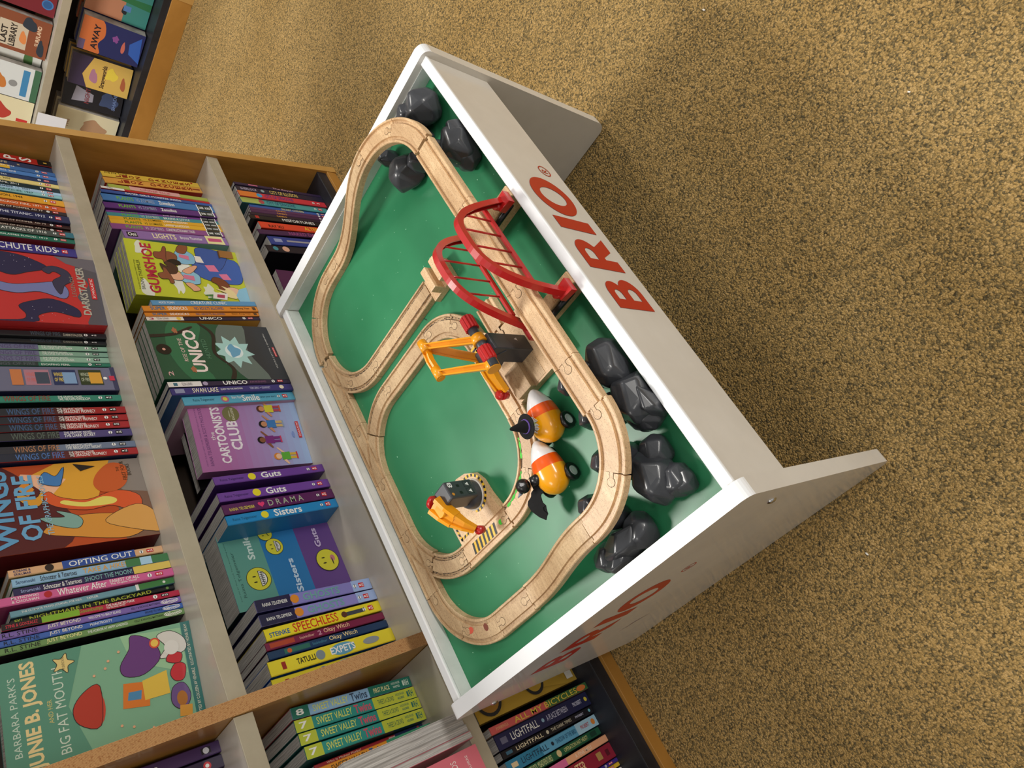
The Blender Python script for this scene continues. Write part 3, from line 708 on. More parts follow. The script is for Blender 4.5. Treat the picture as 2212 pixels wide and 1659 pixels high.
mb.build('hair',w)
# bat driver
b=empty('bat_figure',label='little black bat driver with a round head and scalloped felt wings',cat='toy figure'); b.matrix_world=cb.matrix_world@Matrix.Translation((-.009,.012,.038))
mb=MB(); mb.cyl((0,-.004,0),(0,.007,.006),.0078,.0072,BLACKP,24); mb.build('body',b)
mb=MB(); k=Matrix.Translation((.0005,.016,.0145)); mb.lathe([(-.0098,0),(-.0092,.0035),(-.0068,.0071),(-.0035,.0092),(0,.0098),(.0035,.0092),(.0068,.0071),(.0092,.0035),(.0098,0)],BLACKP,k,32); hd=mb.build('head',b)
mb=MB(); mb.poly([(-.002,.0085,.0215),(.001,.0078,.0212),(.003,.0105,.0232),(.0008,.0125,.0243),(-.0018,.0115,.0238)],mat('#9a9a9e',.4)); mb.build('face_print',hd,fix=False)
mb=MB(); mb.cyl((-.006,.022,.017),(-.009,.030,.018),.0028,.0004,mat('#7f8894',.5),14); mb.build('ear',hd)
wing=[(.004,.002),(-.008,-.003),(-.020,-.006),(-.0225,.0005),(-.034,-.002),(-.0385,-.0065),(-.041,-.001),(-.046,.0005),(-.0515,-.004),(-.0545,-.0005),(-.0605,.0045),(-.0555,.014),(-.046,.0225),(-.036,.0265),(-.030,.0245),(-.024,.018),(-.018,.0165),(-.0135,.011),(-.006,.012),(.002,.011)]
def wingmesh(sgn):
    mb=MB(); mb.prism([(x,y) for x,y in wing],-.0006,.0006,FELT,None)
    bmesh.ops.triangulate(mb.bm,faces=mb.bm.faces); bmesh.ops.subdivide_edges(mb.bm,edges=mb.bm.edges,cuts=2,use_grid_fill=True)
    for v in mb.bm.verts:
        v.co.z+= -.012*max(0,-v.co.x/.06)-.0*abs(v.co.x)+.002*math.sin(v.co.x*120)
        if sgn>0: v.co.x*=-1
    return mb.build('felt_wing',b)
wg=wingmesh(-1); wg.rotation_euler=(0,0,math.radians(-24)); wg.location=(0,.001,.004); wg.scale=(.88,.95,1)
# short lowered far wing, tucked between the car and the track
mb=MB(); mb.prism([(-.004,-.004),(.006,-.006),(.009,.003),(.003,.008),(-.004,.006)],-.0006,.0006,FELT); 
# ================================================================ crumbs and specks
def onfloor(x,y,label):
    mb=MB(); rnd=random.Random(int(x*1000)); pts=[(.003*math.cos(i*1.05)*rnd.uniform(.6,1.2),.0016*math.sin(i*1.05)*rnd.uniform(.6,1.2)) for i in range(6)]
    mb.prism(pts,0,.0012,mat('#e8e4dc',.7,name='paper_crumb')); o=mb.build('paper_crumb',None,(x,y,.0005)); o.rotation_euler=(0,0,x*7); tag(o,label,'crumb')
for x_,y_,l_ in ((.5247,-.0395,'tiny white paper crumb on the carpet right of the table'),(.0428,.4507,'tiny white paper crumb on the carpet in front of the table end panel'),(.9215,.0562,'tiny white paper crumb farthest out on the open carpet')): onfloor(x_,y_,l_)
BOOKS=[
(1, 1.6372, 1.1312, 0.019, 0.2286, 0.0, 0.15, '#b3231f', '#301010', 'red spined', [('b', 0.88, 1, '#15120f'), ('v', 'LOOPS', 0.2, 0.84, 0.5, 0.7, '#eeeeea'), ('r', 0.93, 0.96, 0.4, 0.6, '#d8b04a')]),
(1, 1.6188, 1.1343, 0.0171, 0.2286, 0.0, 0.15, '#2f3f63', '#20243c', 'slate blue', [('t', 'LUNA HARPE', 0.3, 0.62, 0.55, 0.4, '#e8d9a8'), ('r', 0.7, 0.72, 0.3, 0.6, '#b0a080')]),
(1, 1.5927, 1.1259, 0.0126, 0.2286, 0.0, 0.13, '#3f6fae', '#26406e', 'bright blue', [('b', 0.2, 0.62, '#e0b53a'), ('t', 'CALIFORNIA WILDFIRES, 2018', 0.25, 0.66, 0.75, 0.4, '#eeeeea'), ('S',)]),
(1, 1.5768, 1.125, 0.0125, 0.2286, 0.0, 0.13, '#4a7fc4', '#26406e', 'sky blue', [('t', 'CALIFORNIA WILDFIRES, 2018', 0.25, 0.66, 0.5, 0.5, '#eeeeea'), ('S',)]),
(1, 1.5638, 1.1267, 0.0127, 0.2286, 0.0, 0.13, '#263b66', '#1c2746', 'navy striped', [('t', 'ATTACKS OF D-DAY, 1944', 0.2, 0.58, 0.5, 0.5, '#c8d0e0'), ('S',)]),
(1, 1.5487, 1.1254, 0.0134, 0.2286, 0.0, 0.13, '#e2cf82', '#a08a4a', 'pale yellow', [('t', 'HURRICANE KATRINA, 2005', 0.2, 0.6, 0.5, 0.5, '#3a3320'), ('S',)]),
(1, 1.5346, 1.1262, 0.0141, 0.2286, 0.0, 0.13, '#122a33', '#0c1a20', 'black teal', [('t', 'JAPANESE TSUNAMI, 2011', 0.22, 0.66, 0.5, 0.5, '#eeeeea'), ('S',)]),
(1, 1.522, 1.1261, 0.0101, 0.2286, 0.0, 0.13, '#a9cbe6', '#6a8aa8', 'ice blue', [('t', 'ATTACKS OF SEPTEMBER 11, 2001', 0.2, 0.74, 0.5, 0.6, '#2a3a5a'), ('S',)]),
(1, 1.5109, 1.1255, 0.0101, 0.2286, 0.0, 0.13, '#8ec3c8', '#5a8a90', 'aqua', [('t', 'ATTACK OF THE GRIZZLIES, 1967', 0.2, 0.76, 0.5, 0.6, '#22454e'), ('S',)]),
(1, 1.488, 1.1241, 0.0192, 0.2286, 0.0, 0.13, '#e0a22c', '#1f1a14', 'amber yellow', [('t', 'THE NAZI INVASION, 1944', 0.2, 0.66, 0.5, 0.45, '#3a2a10'), ('S',)]),
(1, 1.4691, 1.1261, 0.0178, 0.2286, 0.0, 0.13, '#c65a22', '#501d10', 'orange', [('t', 'THE GREAT CHICAGO FIRE, 1871', 0.2, 0.8, 0.5, 0.4, '#f3e2cf'), ('S',)]),
(1, 1.4542, 1.1258, 0.0113, 0.2286, 0.0, 0.13, '#2b1c22', '#181014', 'black maroon', [('t', 'THE DESTRUCTION OF POMPEII, AD 79', 0.2, 0.8, 0.5, 0.5, '#e6d7c8'), ('S',)]),
(1, 1.429, 1.1205, 0.0226, 0.2286, 0.0, 0.13, '#1f2450', '#151832', 'midnight blue', [('t', 'SINKING OF THE TITANIC, 1912', 0.2, 0.8, 0.5, 0.4, '#dfe3f3'), ('S',)]),
(1, 1.4119, 1.1271, 0.0108, 0.2286, 0.0, 0.13, '#3a1f1c', '#201010', 'dark red brown', [('t', 'THE DESTRUCTION OF POMPEII, AD 79', 0.2, 0.8, 0.5, 0.45, '#e6d7c8'), ('S',)]),
(1, 1.4008, 1.1314, 0.0106, 0.2286, 0.0, 0.13, '#35201e', '#201010', 'umber', [('t', 'THE DESTRUCTION OF POMPEII, AD 79', 0.2, 0.8, 0.5, 0.45, '#e6d7c8'), ('S',)]),
(1, 1.3799, 1.1229, 0.0162, 0.2286, 0.0, 0.13, '#4b5350', '#303634', 'grey', [('t', 'THE SHARK ATTACKS OF 1916', 0.2, 0.78, 0.5, 0.45, '#f0f0ea'), ('b', 0.93, 1, '#2d6c7c'), ('S',)]),
(1, 1.3649, 1.1258, 0.0131, 0.2286, 0.0, 0.13, '#1f6b58', '#7c2630', 'deep green', [('t', 'THE GREAT MOLASSES FLOOD, 1919', 0.2, 0.78, 0.4, 0.4, '#e8f0ea'), ('S',)]),
(1, 1.3384, 1.1347, 0.0257, 0.2286, 0.0, 0.15, '#3b3383', '#8a1f3a', 'violet blue', [('t', 'PARACHUTE KIDS', 0.2, 0.84, 0.55, 0.7, '#eeeeea'), ('S',)]),
(1, 1.3184, 1.1396, 0.0136, 0.2286, 0.0, 0.15, '#211c18', '#15110e', 'black gold lettered', [('t', 'THE ARRIVAL', 0.35, 0.72, 0.55, 0.55, '#c7b48c'), ('t', 'GRAPHIX', 0.86, 0.96, 0.5, 0.3, '#c7b48c')]),
(1, 1.0725, 1.1096, 0.0125, 0.2286, 0.0, 0.152, '#23252a', '#141519', 'charcoal', [('t', 'WINGS OF FIRE', 0.45, 0.66, 0.5, 0.8, '#4a5a66'), ('t', 'DARKSTALKER', 0.68, 0.82, 0.4, 0.5, '#c9c6b4'), ('G',)]),
(1, 1.0613, 1.1172, 0.0091, 0.2286, 0.0, 0.152, '#202226', '#101114', 'black', [('t', 'WINGS OF FIRE', 0.45, 0.66, 0.5, 0.8, '#3a4a56'), ('t', 'DARKSTALKER', 0.68, 0.82, 0.4, 0.5, '#9a978a'), ('G',)]),
(1, 1.0505, 1.1227, 0.0117, 0.2286, 0.0, 0.152, '#8fb8a0', '#3a4c4c', 'mint green', [('b', 0, 0.5, '#6d6f8f'), ('t', 'WINGS OF FIRE', 0.18, 0.48, 0.5, 0.8, '#574c78'), ('t', 'TALONS OF POWER', 0.52, 0.74, 0.35, 0.4, '#eeeeea'), ('t', 'THE GRAPHIC NOVEL', 0.52, 0.7, 0.72, 0.3, '#eeeeea'), ('G',)]),
(1, 1.0384, 1.1259, 0.0115, 0.2286, 0.0, 0.152, '#86ad99', '#3a4c4c', 'sage green', [('b', 0, 0.5, '#6d6f8f'), ('t', 'WINGS OF FIRE', 0.18, 0.48, 0.5, 0.8, '#574c78'), ('t', 'TALONS OF POWER', 0.52, 0.74, 0.35, 0.4, '#eeeeea'), ('t', 'THE GRAPHIC NOVEL', 0.52, 0.7, 0.72, 0.3, '#eeeeea'), ('G',)]),
(1, 1.0256, 1.1275, 0.0134, 0.2286, 0.0, 0.152, '#93bca6', '#3a4c4c', 'pale jade', [('b', 0, 0.5, '#6d6f8f'), ('t', 'WINGS OF FIRE', 0.18, 0.48, 0.5, 0.8, '#574c78'), ('t', 'TALONS OF POWER', 0.52, 0.74, 0.35, 0.4, '#eeeeea'), ('t', 'THE GRAPHIC NOVEL', 0.52, 0.7, 0.72, 0.3, '#eeeeea'), ('G',)]),
(1, 1.0132, 1.1272, 0.0089, 0.2286, 0.0, 0.152, '#2d7a62', '#173c34', 'emerald', [('b', 0, 0.48, '#2c3a3c'), ('t', 'WINGS OF FIRE', 0.15, 0.46, 0.5, 0.8, '#55626a'), ('t', 'ESCAPING PERIL', 0.5, 0.7, 0.35, 0.5, '#eeeeea'), ('G',)]),
(1, 0.9714, 1.1189, 0.056, 0.2286, 0.0, 0.152, '#6b6c86', '#26284a', 'grey lilac', [('box',)]),
(1, 0.9276, 1.1222, 0.0144, 0.2286, 0.0, 0.152, '#2f7f6c', '#15201e', 'sea green', [('t', 'WINGS OF FIRE', 0.2, 0.5, 0.55, 0.8, '#8a3a30'), ('t', 'THE HIDDEN KINGDOM', 0.55, 0.77, 0.35, 0.45, '#eeeeea'), ('t', 'THE GRAPHIC NOVEL', 0.55, 0.72, 0.72, 0.3, '#eeeeea'), ('G',)]),
(1, 0.8968, 1.1192, 0.0152, 0.2286, 0.0, 0.152, '#9a1f24', '#13162e', 'crimson ended', [('b', 0, 0.42, '#1f2430'), ('b', 0.42, 0.56, '#4a1f26'), ('t', 'WINGS OF FIRE', 0.2, 0.5, 0.5, 0.85, '#3d5a84'), ('t', 'THE DRAGONET PROPHECY', 0.52, 0.78, 0.33, 0.45, '#eeeeea'), ('t', 'THE GRAPHIC NOVEL', 0.52, 0.7, 0.72, 0.3, '#eeeeea'), ('G',)]),
(1, 0.8794, 1.1197, 0.014, 0.2286, 0.0, 0.152, '#a01e22', '#13162e', 'scarlet ended', [('b', 0, 0.42, '#1f2430'), ('b', 0.42, 0.56, '#4a1f26'), ('t', 'WINGS OF FIRE', 0.2, 0.5, 0.5, 0.85, '#3d5a84'), ('t', 'THE DRAGONET PROPHECY', 0.52, 0.78, 0.33, 0.45, '#eeeeea'), ('t', 'THE GRAPHIC NOVEL', 0.52, 0.7, 0.72, 0.3, '#eeeeea'), ('G',)]),
(1, 0.8646, 1.1216, 0.0147, 0.2286, 0.0, 0.152, '#a5242a', '#13162e', 'brick red ended', [('b', 0, 0.42, '#1f2430'), ('b', 0.42, 0.56, '#4a1f26'), ('t', 'WINGS OF FIRE', 0.2, 0.5, 0.5, 0.85, '#3d5a84'), ('t', 'THE DRAGONET PROPHECY', 0.52, 0.78, 0.33, 0.45, '#eeeeea'), ('t', 'THE GRAPHIC NOVEL', 0.52, 0.7, 0.72, 0.3, '#eeeeea'), ('G',)]),
(1, 0.8455, 1.1202, 0.0155, 0.2286, 0.0, 0.152, '#4c4379', '#10121c', 'dusky purple ended', [('b', 0, 0.5, '#23262c'), ('t', 'WINGS OF FIRE', 0.2, 0.5, 0.5, 0.85, '#56635c'), ('t', 'THE DARK SECRET', 0.53, 0.74, 0.33, 0.45, '#eeeeea'), ('t', 'THE GRAPHIC NOVEL', 0.53, 0.72, 0.72, 0.3, '#eeeeea'), ('G',)]),
(1, 0.8185, 1.1198, 0.0138, 0.2286, 0.0, 0.152, '#6a7891', '#1a1e2a', 'steel blue ended', [('b', 0, 0.46, '#2b2d38'), ('e', 0.08, 0.5, 0.03, 0.4, '#c79a5a'), ('t', 'WINGS OF FIRE', 0.2, 0.48, 0.5, 0.85, '#b07a56'), ('t', 'THE BRIGHTEST NIGHT', 0.52, 0.76, 0.33, 0.45, '#eeeeea'), ('t', 'THE GRAPHIC NOVEL', 0.52, 0.7, 0.72, 0.3, '#eeeeea'), ('G',)]),
(1, 0.8024, 1.1188, 0.0141, 0.2286, 0.0, 0.152, '#a32328', '#101a3c', 'ruby ended', [('b', 0, 0.42, '#22283a'), ('b', 0.42, 0.56, '#552028'), ('e', 0.08, 0.5, 0.03, 0.4, '#7f9fd0'), ('t', 'WINGS OF FIRE', 0.2, 0.5, 0.5, 0.85, '#4a73b4'), ('t', 'THE DRAGONET PROPHECY', 0.53, 0.78, 0.33, 0.45, '#eeeeea'), ('t', 'THE GRAPHIC NOVEL', 0.53, 0.7, 0.72, 0.3, '#eeeeea'), ('G',)]),
(1, 0.6081, 1.1337, 0.0131, 0.2157, -0.0102, 0.15, '#e0b085', '#b98a63', 'peach', [('t', 'KOBABE &', 0.03, 0.13, 0.7, 0.3, '#3a3a6a'), ('t', 'SRIKUMAR', 0.03, 0.13, 0.3, 0.3, '#3a3a6a'), ('e', 0.24, 0.5, 0.03, 0.45, '#2a1d1a'), ('b', 0.32, 0.8, '#2c4fa0'), ('t', 'OPTING OUT', 0.36, 0.78, 0.5, 0.7, '#eeeeea'), ('S',)]),
(1, 0.5852, 1.1215, 0.0134, 0.2159, -0.0065, 0.15, '#8db7d8', '#4c8a5c', 'light blue and green', [('b', 0.7, 1, '#3f7a4c'), ('b', 0.8, 0.88, '#a8cfe8'), ('t', 'Stromoski', 0.02, 0.13, 0.5, 0.4, '#22406a'), ('t', 'Schnozzer & Tatertoes', 0.16, 0.38, 0.5, 0.6, '#1c1c1c'), ('t', 'TAKE A HIKE!', 0.42, 0.7, 0.5, 0.65, '#e3a23c')]),
(1, 0.5715, 1.1222, 0.0127, 0.2158, -0.0107, 0.15, '#2b2352', '#1a1736', 'indigo and gold', [('b', 0.74, 1, '#dcc25e'), ('t', 'Stromoski', 0.04, 0.15, 0.5, 0.4, '#9fb4e0'), ('t', 'Schnozzer & Tatertoes', 0.17, 0.4, 0.5, 0.6, '#eeeeea'), ('t', 'SHOOT THE MOON!', 0.42, 0.73, 0.5, 0.6, '#7fb6b4')]),
(1, 0.5561, 1.1191, 0.0135, 0.2347, -0.0018, 0.15, '#cf5f96', '#a1396c', 'pink', [('t', 'MLYNOWSKI', 0.06, 0.2, 0.72, 0.3, '#eeeeea'), ('t', '& CHOUHAN', 0.06, 0.2, 0.3, 0.3, '#eeeeea'), ('e', 0.25, 0.5, 0.022, 0.4, '#b3202c'), ('t', 'Whatever After', 0.3, 0.58, 0.5, 0.8, '#eeeeea'), ('t', 'FAIREST OF ALL', 0.6, 0.78, 0.65, 0.4, '#eeeeea'), ('t', 'The Graphic Novel', 0.6, 0.76, 0.28, 0.3, '#eeeeea'), ('S',)]),
(1, 0.5439, 1.1255, 0.0102, 0.2234, -0.0255, 0.14, '#6f9fb0', '#3c6070', 'dusty teal', [('b', 0.75, 1, '#3f7f45'), ('b', 0.74, 0.76, '#eeeeea'), ('t', 'THE ULTIMATE TRAVEL JOURNAL FOR KIDS', 0.06, 0.4, 0.5, 0.4, '#eeeeea'), ('t', 'TAYLOR', 0.43, 0.5, 0.5, 0.35, '#eeeeea'), ('e', 0.93, 0.5, 0.01, 0.25, '#e8e8e0')]),
(1, 0.5345, 1.131, 0.0077, 0.2229, -0.0246, 0.15, '#17181a', '#0d0d0f', 'black and yellow lettered', [('t', 'EK!', 0.02, 0.06, 0.5, 0.7, '#a8b83a'), ('t', 'NIGHTMARE IN THE BACKYARD', 0.1, 0.84, 0.5, 0.75, '#b9c53c'), ('e', 0.95, 0.5, 0.013, 0.3, '#6f9a4a')]),
(1, 0.518, 1.1194, 0.0096, 0.237, 0.0013, 0.14, '#b32243', '#141013', 'cherry red', [('b', 0, 0.2, '#1b1214'), ('b', 0.2, 0.4, '#7fae2f'), ('t', 'STINE & GONZALEZ', 0.02, 0.18, 0.5, 0.5, '#d8344a'), ('t', 'Goosebumps', 0.4, 0.53, 0.5, 0.8, '#86a83a'), ('t', 'THE HAUNTED MASK', 0.55, 0.72, 0.62, 0.45, '#eeeeea'), ('t', 'THE GRAPHIC NOVEL', 0.55, 0.66, 0.22, 0.25, '#eeeeea'), ('G',)]),
(1, 0.5071, 1.1211, 0.0099, 0.245, -0.0024, 0.17, '#7b63ad', '#3c2f5c', 'lavender', [('t', 'R.L. STINE', 0.03, 0.2, 0.5, 0.6, '#1f1c2c'), ('t', 'JUST BEYOND', 0.25, 0.42, 0.5, 0.7, '#efe6d0'), ('t', 'WELCOME TO BEAST ISLAND', 0.46, 0.64, 0.5, 0.4, '#eeeeea'), ('t', 'KELLY & NICHOLE MATTHEWS', 0.7, 0.87, 0.5, 0.35, '#241f3a'), ('K',)]),
(1, 0.4961, 1.1209, 0.0089, 0.2443, -0.0016, 0.17, '#3b62b0', '#1d3264', 'cobalt blue', [('t', 'R.L. STINE', 0.03, 0.2, 0.5, 0.6, '#14203c'), ('t', 'JUST BEYOND', 0.25, 0.42, 0.5, 0.7, '#efe6d0'), ('t', 'MONSTROSITY', 0.46, 0.58, 0.5, 0.45, '#eeeeea'), ('t', 'IRENE FLORES', 0.77, 0.88, 0.5, 0.4, '#141f3a'), ('K',)]),
(1, 0.4862, 1.1211, 0.0099, 0.2445, -0.0049, 0.17, '#6b8f57', '#16141a', 'moss green', [('t', 'R.L. STINE', 0.03, 0.2, 0.5, 0.6, '#1a2414'), ('t', 'JUST BEYOND', 0.23, 0.41, 0.5, 0.7, '#efe6a0'), ('t', 'THE HORROR AT HAPPY LANDINGS', 0.44, 0.66, 0.5, 0.4, '#eeeeea'), ('t', 'KELLY & NICHOLE MATTHEWS', 0.7, 0.87, 0.5, 0.35, '#1d2a18'), ('K',)]),
(2, 1.6368, 1.1089, 0.0187, 0.2388, -0.1126, 0.15, '#e5c24a', '#c9642e', 'yellow', [('t', 'Jing Jing Tsong', 0.03, 0.25, 0.75, 0.3, '#2a2418'), ('v', 'LION DANCERS', 0.12, 0.9, 0.35, 0.5, '#8f2f1c'), ('e', 0.92, 0.7, 0.012, 0.15, '#b3202c')]),
(2, 1.6136, 1.1071, 0.0206, 0.2393, -0.1239, 0.15, '#e0a34a', '#a3281d', 'golden orange', [('v', 'LION DANCERS', 0.12, 0.9, 0.5, 0.55, '#8f2f1c'), ('t', '-----', 0.9, 0.98, 0.5, 0.2, '#8f2f1c')]),
(2, 1.5667, 1.0998, 0.0137, 0.2369, -0.0536, 0.13, '#a6b24e', '#c8d090', 'lime', [('b', 0.2, 0.7, '#d7a4a0'), ('t', 'CINDER ELLIE', 0.3, 0.6, 0.5, 0.5, '#b03050')]),
(2, 1.5528, 1.098, 0.0071, 0.2559, -0.0508, 0.15, '#b8232c', '#7a1820', 'thin red', [('b', 0, 0.2, '#e8e4e0'), ('t', 'TYREA', 0.05, 0.1, 0.5, 0.5, '#222')]),
(2, 1.5366, 1.0929, 0.01, 0.2608, -0.0613, 0.15, '#35549c', '#22386c', 'royal blue', [('t', 'GAMER GIRLS: MONSTER INSIDE', 0.2, 0.7, 0.5, 0.6, '#eeeeea')]),
(2, 1.5186, 1.0922, 0.0229, 0.2631, -0.0823, 0.165, '#3f77b6', '#22386c', 'azure', [('t', 'PLANTS', 0.12, 0.26, 0.5, 0.55, '#6fae3a'), ('t', 'VS ZOMBIES', 0.28, 0.44, 0.5, 0.5, '#9aa8c0'), ('t', 'Zomnibus', 0.48, 0.62, 0.5, 0.55, '#eeeeea'), ('r', 0.85, 0.94, 0.1, 0.9, '#9fa48c'), ('D',)]),
(2, 1.4971, 1.0924, 0.0192, 0.2647, -0.1076, 0.165, '#5a2c78', '#3a1c50', 'deep purple', [('t', 'PLANTS', 0.12, 0.26, 0.5, 0.55, '#6fae3a'), ('t', 'VS ZOMBIES', 0.28, 0.44, 0.5, 0.5, '#9aa8c0'), ('t', 'Zomnibus', 0.48, 0.62, 0.5, 0.55, '#eeeeea'), ('r', 0.85, 0.94, 0.1, 0.9, '#9fa48c'), ('D',)]),
(2, 1.4836, 1.0978, 0.007, 0.2627, -0.1152, 0.165, '#7a3f94', '#3a1c50', 'magenta purple', [('t', 'PLANTS', 0.12, 0.26, 0.5, 0.55, '#6fae3a'), ('t', 'VS ZOMBIES', 0.28, 0.44, 0.5, 0.5, '#9aa8c0'), ('t', 'THE BIG SMASH', 0.48, 0.7, 0.5, 0.55, '#eeeeea'), ('D',)]),
(2, 1.4727, 1.0975, 0.014, 0.2624, -0.1144, 0.165, '#3f8a94', '#1d4a54', 'teal', [('t', 'PLANTS', 0.12, 0.26, 0.5, 0.55, '#6fae3a'), ('t', 'VS ZOMBIES', 0.28, 0.44, 0.5, 0.5, '#c8cec8'), ('t', 'BRAINS A LITTLE', 0.48, 0.72, 0.5, 0.5, '#eeeeea'), ('D',)]),
(2, 1.4589, 1.096, 0.0124, 0.2617, -0.1128, 0.165, '#dca52a', '#8a6618', 'mustard', [('t', 'PLANTS', 0.12, 0.26, 0.5, 0.55, '#3f7a2a'), ('t', 'VS ZOMBIES', 0.28, 0.44, 0.5, 0.5, '#59541c'), ('t', 'LAWNMAGEDDON', 0.46, 0.68, 0.5, 0.55, '#eeeeea'), ('D',)]),
(2, 1.4433, 1.0948, 0.0143, 0.2621, -0.105, 0.165, '#e0ad30', '#8a6618', 'saffron', [('t', 'PLANTS', 0.12, 0.26, 0.5, 0.55, '#3f7a2a'), ('t', 'VS ZOMBIES', 0.28, 0.44, 0.5, 0.5, '#59541c'), ('t', 'LAWNMAGEDDON', 0.46, 0.68, 0.5, 0.55, '#eeeeea'), ('D',)]),
(2, 1.4262, 1.0947, 0.0185, 0.2637, -0.1031, 0.165, '#8a4a88', '#4a2456', 'mauve', [('t', 'PLANTS', 0.12, 0.26, 0.5, 0.55, '#6fae3a'), ('t', 'VS ZOMBIES', 0.28, 0.44, 0.5, 0.5, '#c8b8c8'), ('t', 'CONSTRUCTIONARY TALES', 0.46, 0.72, 0.5, 0.5, '#eeeeea'), ('D',)]),
(2, 1.3985, 1.0931, 0.0283, 0.2429, -0.0985, 0.165, '#8c6aa8', '#6a9a90', 'lilac', [('r', 0.03, 0.12, 0.2, 0.75, '#1c1a22'), ('t', 'Oni', 0.04, 0.11, 0.5, 0.4, '#eeeeea'), ('t', 'LIGHTS', 0.26, 0.48, 0.5, 0.6, '#e8dcb4'), ('t', 'Brenna Thummler', 0.52, 0.74, 0.5, 0.35, '#eeeeea'), ('b', 0.78, 0.96, '#e4dca0'), ('r', 0.8, 0.94, 0.3, 0.7, '#c24a7a')]),
(2, 1.1789, 1.0903, 0.0149, 0.2355, -0.0923, 0.15, '#5a93c0', '#36607e', 'powder blue', [('t', 'ALICE YUAN', 0.06, 0.2, 0.5, 0.4, '#eeeeea'), ('t', 'CREATURE CLINIC', 0.35, 0.7, 0.5, 0.6, '#eeeeea')]),
(2, 1.1631, 1.0913, 0.0159, 0.2571, -0.0946, 0.165, '#dd8a2e', '#8a5218', 'orange', [('t', 'SUPER', 0.06, 0.18, 0.5, 0.6, '#2a6f9a'), ('t', 'SIDEKICKS', 0.2, 0.36, 0.5, 0.6, '#eeeeea'), ('t', 'NO ADULTS ALLOWED', 0.42, 0.68, 0.5, 0.55, '#1d4f86'), ('t', 'Gavin Aung Than', 0.74, 0.92, 0.5, 0.4, '#3a2410'), ('r', 0.95, 0.98, 0.2, 0.8, '#5a3a18')]),
(2, 1.1493, 1.0947, 0.0109, 0.2552, -0.0938, 0.165, '#d8842a', '#8a5218', 'tangerine', [('t', 'SUPER', 0.06, 0.18, 0.5, 0.6, '#2a6f9a'), ('t', 'SIDEKICKS', 0.2, 0.36, 0.5, 0.6, '#eeeeea'), ('t', 'NO ADULTS ALLOWED', 0.42, 0.68, 0.5, 0.55, '#1d4f86'), ('t', 'Gavin Aung Than', 0.74, 0.92, 0.5, 0.4, '#3a2410'), ('r', 0.95, 0.98, 0.2, 0.8, '#5a3a18')]),
(2, 1.1382, 1.0974, 0.0105, 0.2537, -0.093, 0.15, '#2a1f3c', '#c08a2c', 'white and dark purple', [('b', 0, 0.3, '#e8dfd4'), ('t', '3', 0.02, 0.06, 0.5, 0.6, '#b03050'), ('t', 'TEZUKA GURIHIRU', 0.08, 0.18, 0.5, 0.5, '#40384c'), ('e', 0.26, 0.5, 0.04, 0.45, '#e8c24a'), ('t', 'UNICO', 0.44, 0.64, 0.5, 0.75, '#eeeeea'), ('S',)]),
(2, 0.939, 1.0871, 0.0127, 0.2594, -0.042, 0.152, '#2b2040', '#1c1630', 'white and plum', [('b', 0, 0.25, '#e4dedc'), ('t', '1', 0.04, 0.07, 0.5, 0.6, '#3a6a80'), ('t', 'TEZUKA GURIHIRU', 0.1, 0.18, 0.5, 0.6, '#40384c'), ('e', 0.28, 0.5, 0.04, 0.4, '#a99ab8'), ('t', 'UNICO', 0.42, 0.62, 0.5, 0.8, '#eeeeea'), ('t', 'AWAKENING', 0.64, 0.78, 0.5, 0.4, '#8f5f84'), ('S',)]),
(2, 0.9235, 1.0882, 0.0174, 0.2575, -0.0446, 0.152, '#3a3478', '#1d4a7c', 'ink blue', [('r', 0.03, 0.1, 0.2, 0.8, '#8c90b0'), ('t', 'SWAN LAKE', 0.16, 0.36, 0.5, 0.65, '#efe6c8'), ('t', 'QUEST FOR THE KINGDOMS', 0.38, 0.56, 0.5, 0.3, '#eeeeea'), ('t', 'TERCIERO + KEARNEY', 0.62, 0.8, 0.5, 0.35, '#c8c8e0'), ('e', 0.9, 0.5, 0.02, 0.3, '#e8dcc0')]),
(2, 0.9039, 1.0952, 0.0211, 0.2371, -0.0438, 0.165, '#57a9c6', '#b58aa0', 'turquoise', [('t', 'Raina Telgemeier', 0.08, 0.26, 0.5, 0.4, '#2a5a70'), ('e', 0.35, 0.5, 0.035, 0.45, '#b06a90'), ('e', 0.35, 0.5, 0.02, 0.3, '#d8d04a'), ('t', 'Share Your', 0.41, 0.5, 0.65, 0.35, '#eeeeea'), ('t', 'Smile', 0.5, 0.66, 0.5, 0.75, '#eeeeea'), ('t', 'draw your story', 0.67, 0.82, 0.5, 0.3, '#2a5a70'), ('S',)]),
(2, 0.7166, 1.1013, 0.0179, 0.2284, -0.0311, 0.152, '#6c3f97', '#4a2a70', 'purple', [('t', 'Raina Telgemeier', 0.05, 0.25, 0.45, 0.35, '#3d2360'), ('e', 0.32, 0.5, 0.035, 0.42, '#e6d62e'), ('t', 'Guts', 0.4, 0.58, 0.5, 0.75, '#eeeeea'), ('S',)]),
(2, 0.6814, 1.1043, 0.019, 0.2289, -0.0258, 0.152, '#70429c', '#4a2a70', 'violet', [('t', 'Raina Telgemeier', 0.05, 0.25, 0.45, 0.35, '#3d2360'), ('e', 0.32, 0.5, 0.035, 0.42, '#e6d62e'), ('t', 'Guts', 0.4, 0.58, 0.5, 0.75, '#eeeeea'), ('S',)]),
(2, 0.6561, 1.1051, 0.0213, 0.2278, -0.0303, 0.152, '#5a1f58', '#3a143a', 'wine purple', [('t', 'RAINA TELGEMEIER', 0.05, 0.26, 0.4, 0.3, '#e0d050'), ('h', 0.32, 0.5, 0.03, 0.35, '#e03a72'), ('t', 'D R A M A', 0.38, 0.7, 0.5, 0.6, '#a8b49a'), ('S',)]),
